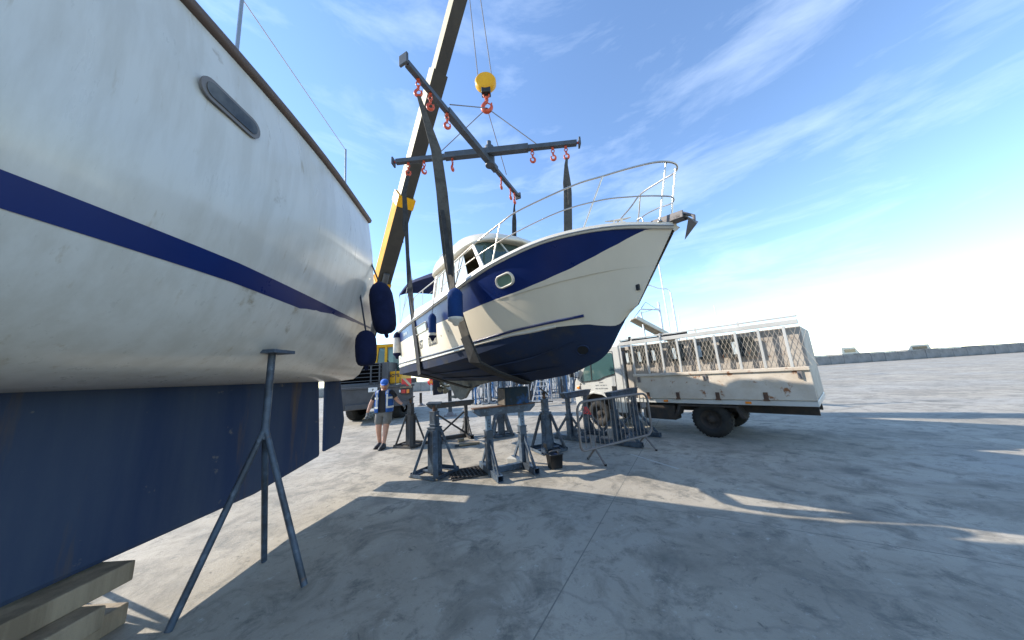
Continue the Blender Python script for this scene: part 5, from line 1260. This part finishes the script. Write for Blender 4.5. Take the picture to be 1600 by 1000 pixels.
b = MB(); b.lathe([(.0, .0), (.05, .004), (.06, .0)], (.02, -.10, .40), Matrix.Rotation(R(65), 3, 'X'), n=14); b.build('pale_disc', 'fendw', t)

# ------------------------------------------------------------------ things beyond
# lamp post
t = thing('street_lamp', 'tall street lamp with curved arm behind the bow of the boat', 'street lamp', (14.3, 25, 0), 0)
b = MB(); b.lathe([(.14, 0), (.12, 1), (.07, 8.0)], n=12); b.tube(bez([(0, 0, 7.9), (-.25, 0, 8.3), (-.9, 0, 8.38), (-1.8, 0, 8.78)]), .045, 8); b.build('pole', 'mast', t)
b = MB(); rows = []
for f, wd, hh in ((0, .04, .04), (.1, .13, .09), (.35, .17, .13), (.6, .13, .10), (.75, .02, .03)):
    rows.append([(-1.7 - f, wd * math.cos(g), 8.76 + hh * math.sin(g) * (1 if math.sin(g) > 0 else .5)) for g in np.linspace(0, 6.283, 13)])
b.grid(rows); b.build('lamp_head', 'mast', t)
# boarding platform with frame behind the truck
t = thing('raised_gangway', 'raised timber gangway with white tubular frame and wires behind the truck', 'gangway', (5.2, 11, 0), 0)
g = lambda x, y, Y=11.: ony(x, y, Y) - np.array([5.2, 11, 0])
a_, b_ = g(989, 498), g(1052, 532)
dv = b_ - a_
for k in range(3):
    b = MB(); o_ = np.array([0, (k - 1) * .17, 0]); b.bar(a_ + o_, b_ + o_, .155, .06); b.build('plank', 'wood', t, bevel=.008)
for o_ in (-.30, .30): b = MB(); b.bar(a_ + [0, o_, 0], b_ + [0, o_, .02], .05, .12); b.build('side_rail', 'gelw', t, bevel=.008)
b = MB(); b.tube([g(1001, 487), np.array([g(1009, 527)[0], 0, 0])], .035, 8); b.build('frame_post', 'mast', t)
b = MB(); b.tube([g(1028, 472), np.array([g(1034, 527)[0] + .05, 0, 0])], .045, 8); b.build('frame_post', 'mast', t)
b = MB(); b.tube([g(1000, 483), g(1029, 484)], .028, 8); b.build('cross_tube', 'mast', t)
b = MB(); b.tube([g(1002, 489), g(1029, 481)], .014, 6); b.build('brace_tube', 'mast', t)
for p, q in (((1008, 472), (990, 497)), ((1008, 472), (1024, 482)), ((1001, 483), (990, 497)), ((1001, 483), (1008, 472))):
    b = MB(); b.tube([g(*p), g(*q)], .008, 5); b.build('wire', 'galv', t)
# small motor / sail boats beyond the wall
def far_boat(label, x, y, L, yaw, hm, mast=0, zz=-1.6, grp='white boats moored beyond the harbour wall'):
    t = thing('moored_boat', label, 'boat', (x, y, zz), yaw, grp); rows = []
    for u in np.linspace(0, 1, 10):
        bw = L * .16 * (1 - max(0, (u - .45) / .55) ** 2.2) * (.9 + .1 * min(1, u * 4)); f = L * .16 * (1 + .35 * u * u)
        rows.append([(L * (u - .5), bw * c, zc * f + (0 if zc > 0 else 0)) for c, zc in ((1, 1), (.96, .5), (.7, 0), (0, -.1), (-.7, 0), (-.96, .5), (-1, 1))])
    b = MB(); b.grid(rows); b.add(rows[0], [tuple(range(7))]); b.grid([[r[0], r[-1]] for r in rows], False, flip=True); b.build('hull', hm, t)
    h = L * .17
    b = MB(); b.prism([(-L * .25, -L * .10, h), (-L * .22, -L * .10, h + L * .17), (L * .05, -L * .10, h + L * .17), (L * .18, -L * .10, h)], (0, L * .20, 0)); b.build('cabin', 'gelw', t, bevel=.05)
    b = MB(); b.box((-L * .07, 0, h + L * .115), (L * .22, L * .204, L * .05)); b.build('windows', 'darkgl', t)
    if mast:
        b = MB(); b.tube([(0, 0, h), (0, 0, mast)], .07, 6); b.build('mast', 'mast', t)
        b = MB(); b.tube([(0, 0, h + L * .25), (-L * .38, 0, h + L * .25)], .05, 6); b.build('boom', 'mast', t)
fb_lab = ['white cabin boat beyond the wall between the crane and the hull', 'small white boat beyond the wall just left of the hull stern', 'white boat showing under the hull left of the timber block', 'white boat with a dark hull beyond the stacked stands', 'white boat beyond the stands near the truck cab', 'far white boat beyond the wall at the left', 'far white sailing boat beyond the wall at the right', 'white sailing boat far off to the left behind the crane', 'white cabin boat far off to the right of the truck', 'white sailing boat beyond the wall over the truck cage', 'dark hulled sailing boat beyond the wall at the right', 'tall masted white boat far along the wall at the right', 'low white boat beyond the wall left of the crane', 'white sailing boat farthest to the right beyond the wall', 'white cabin boat farthest to the left beyond the wall']
for i, (x, y, L, yw, hm, ms) in enumerate(((-19, 54, 9, 12, 'gelw', 0), (-13, 52, 8, 170, 'gelw', 0), (-5, 53, 9, 8, 'gelw', 0), (2.5, 56, 10, 172, 'navy', 0), (10, 53, 8, 15, 'gelw', 0), (-40, 56, 11, 10, 'gelw', 9), (34, 58, 11, 170, 'gelw', 13), (-60, 60, 12, 5, 'gelw', 12), (52, 55, 10, 12, 'gelw', 0), (22, 56, 9, 20, 'gelw', 12), (43, 60, 12, 168, 'navy', 15), (70, 62, 13, 10, 'gelw', 14), (-30, 58, 9, 5, 'gelw', 0), (86, 64, 12, 172, 'gelw', 12), (-78, 60, 11, 8, 'gelw', 0))):
    far_boat(fb_lab[i], x, y, L, R(yw), hm, ms)
# boat ashore whose mast shows right of the bow
t = thing('sailing_yacht', 'white sailing yacht ashore behind the truck, only its mast above the bow', 'boat', (16.6, 30, 0), R(80)); rows = []
for u in np.linspace(0, 1, 12):
    bw = 1.5 * (1 - max(0, (u - .4) / .6) ** 2); rows.append([(9 * (u - .5), bw * c, 1.2 + 1.5 * zc) for c, zc in ((1, 1), (.95, .5), (.6, .1), (0, 0), (-.6, .1), (-.95, .5), (-1, 1))])
b = MB(); b.grid(rows); b.add(rows[0], [tuple(range(7))]); b.grid([[r[0], r[-1]] for r in rows], False, flip=True); b.build('hull', 'gelw', t)
b = MB(); b.prism([(-.8, -.1, 1.3), (-.6, -.1, .2), (.6, -.1, .2), (.9, -.1, 1.3)], (0, .2, 0)); b.build('keel', 'anti', t)
b = MB(); b.tube([(.5, 0, 2.7), (.5, 0, 15)], .075, 8); b.build('mast', 'mast', t)
b = MB(); b.tube([(.5, 0, 3.9), (-3.4, 0, 3.9)], .07, 8); b.build('boom', 'mast', t)
b = MB(); b.box((.2, 0, .1), (2.4, 1.2, .2)); b.build('cradle', 'stand', t)
# crowded rack of spare stands behind the boat
proto = {}
def spare(m, H, kind):
    t = thing('spare_stand', 'x', 'stand', (0, 0, 0), 0)
    if kind == 0:
        for k in range(3):
            a = 2.09 * k + .3; b = MB(); b.bar((.05 * math.cos(a), .05 * math.sin(a), H * .55), (.34 * math.cos(a), .34 * math.sin(a), .03), .05, .02); b.build('leg', m, t)
        b = MB(); b.box((0, 0, H * .35), (.11, .11, H * .68)); b.build('post', m, t)
        b = MB(); b.tube([(0, 0, H * .6), (0, 0, H)], .03, 8); b.box((0, 0, H), (.2, .16, .03)); b.build('screw_head', m, t)
    elif kind == 1:
        for s in (-1, 1):
            b = MB(); b.box((s * .38, 0, H / 2), (.09, .09, H)); b.box((s * .38, 0, .05), (.09, .9, .09)); b.build('post', m, t)
        b = MB(); b.box((0, 0, H - .06), (1.1, .12, .12)); b.box((0, 0, .30), (.68, .06, .06)); b.build('top_beam', m, t)
        b = MB(); b.bar((-.36, 0, .3), (.36, 0, H * .7), .04, .02); b.build('brace', m, t)
    else:
        b = MB(); b.box((0, 0, H / 2), (.12, .12, H)); b.build('post', m, t)
        b = MB(); b.box((0, 0, .02), (.5, .5, .04)); b.bar((.22, 0, .04), (.06, 0, .4), .04, .02); b.bar((-.22, 0, .04), (-.06, 0, .4), .04, .02); b.build('foot', m, t)
    return t
pr_ = [spare('brightblue', 2.1, 0), spare('stand', 1.9, 1), spare('greyst', 2.3, 2), spare('stand3', 2.4, 2), spare('stand2', 2.0, 0), spare('stand3', 1.7, 0), spare('greyst', 1.8, 1), spare('stand', 2.3, 2)]
kinds = ['bright blue tripod', 'slate blue bench', 'pale grey column', 'dark column', 'pale blue tripod', 'dark brown tripod', 'pale grey bench', 'slate blue column']
rng = random.Random(4); cnt = {}
spots = []
for i in range(64):
    pxx = 742 + (932 - 742) * ((i + .5) / 64) + rng.uniform(-3, 3); Y = rng.uniform(17.5, 25)
    if pxx > 880: Y = rng.uniform(15.5, 22)
    q = ony(pxx, 600, Y); spots.append((q[0], Y, i % 8))
ordn = ['first', 'second', 'third', 'fourth', 'fifth', 'sixth', 'seventh', 'eighth', 'ninth', 'tenth']
place = 'in the crowded row behind the hull'
for i, (x, y, k) in enumerate(spots):
    first = k not in cnt; cnt[k] = cnt.get(k, 0) + 1
    lbl = ordn[cnt[k] - 1] + ' ' + kinds[k] + ' stand from the left ' + place
    gp = kinds[k] + ' spare stands ' + place
    if first: o = pr_[k]; o.location = (x, y, 0); o.rotation_euler = (0, 0, rng.uniform(0, 3)); o['label'] = lbl
    else: o = dup(pr_[k], (x, y, 0), rng.uniform(0, 3), lbl)
    o['group'] = gp
# rolling steps
t = thing('boarding_steps', 'pale grey metal boarding steps leaning among the spare stands', 'steps', (1.3, 15.5, 0), R(65))
for s in (-1, 1):
    b = MB(); b.bar((-.7, s * .3, .15), (.7, s * .3, 1.75), .05, .08); b.build('side_rail', 'greyst', t); b = MB(); b.tube([(-.7, s * .32, .8), (.7, s * .32, 2.5)], .02); b.tube([(.7, s * .3, 1.7), (.7, s * .3, .05)], .025); b.build('handrail', 'greyst', t)
for k in range(7): b = MB(); b.box((-.6 + .2 * k, 0, .27 + .23 * k), (.22, .56, .03)); b.build('step', 'greyst', t)
for s in (-1, 1): b = MB(); b.lathe([(.10, -.03), (.10, .03)], (-.7, s * .3, .10), Matrix.Rotation(R(90), 3, 'X'), n=14); b.build('wheel', 'rubber', t)
# signs / cone on the wall side
t = thing('beacon_sign', 'small round red and white sign on a post before the harbour wall', 'sign', (-10.4, 36, 0), 0)
b = MB(); b.tube([(0, 0, 0), (0, 0, 1.2)], .04, 8); b.build('post', 'white', t)
b = MB(); b.lathe([(0, -.02), (.42, -.02), (.42, .02), (0, .02)], (0, 0, 1.45), Matrix.Rotation(R(90), 3, 'X'), n=20); b.build('disc', 'red', t)
b = MB(); b.lathe([(0, -.01), (.22, -.01), (.22, .01), (0, .01)], (0, -.035, 1.45), Matrix.Rotation(R(90), 3, 'X'), n=20); b.build('disc_centre', 'orange', t)
b = MB(); b.lathe([(.12, 0), (.12, .6), (.14, .62), (.14, .7), (0, .74)], n=12); o = b.build('bollard', 'white', None); o.location = (-10.6, 43, 0); tag(o, 'short white bollard in front of the far harbour wall', 'bollard')
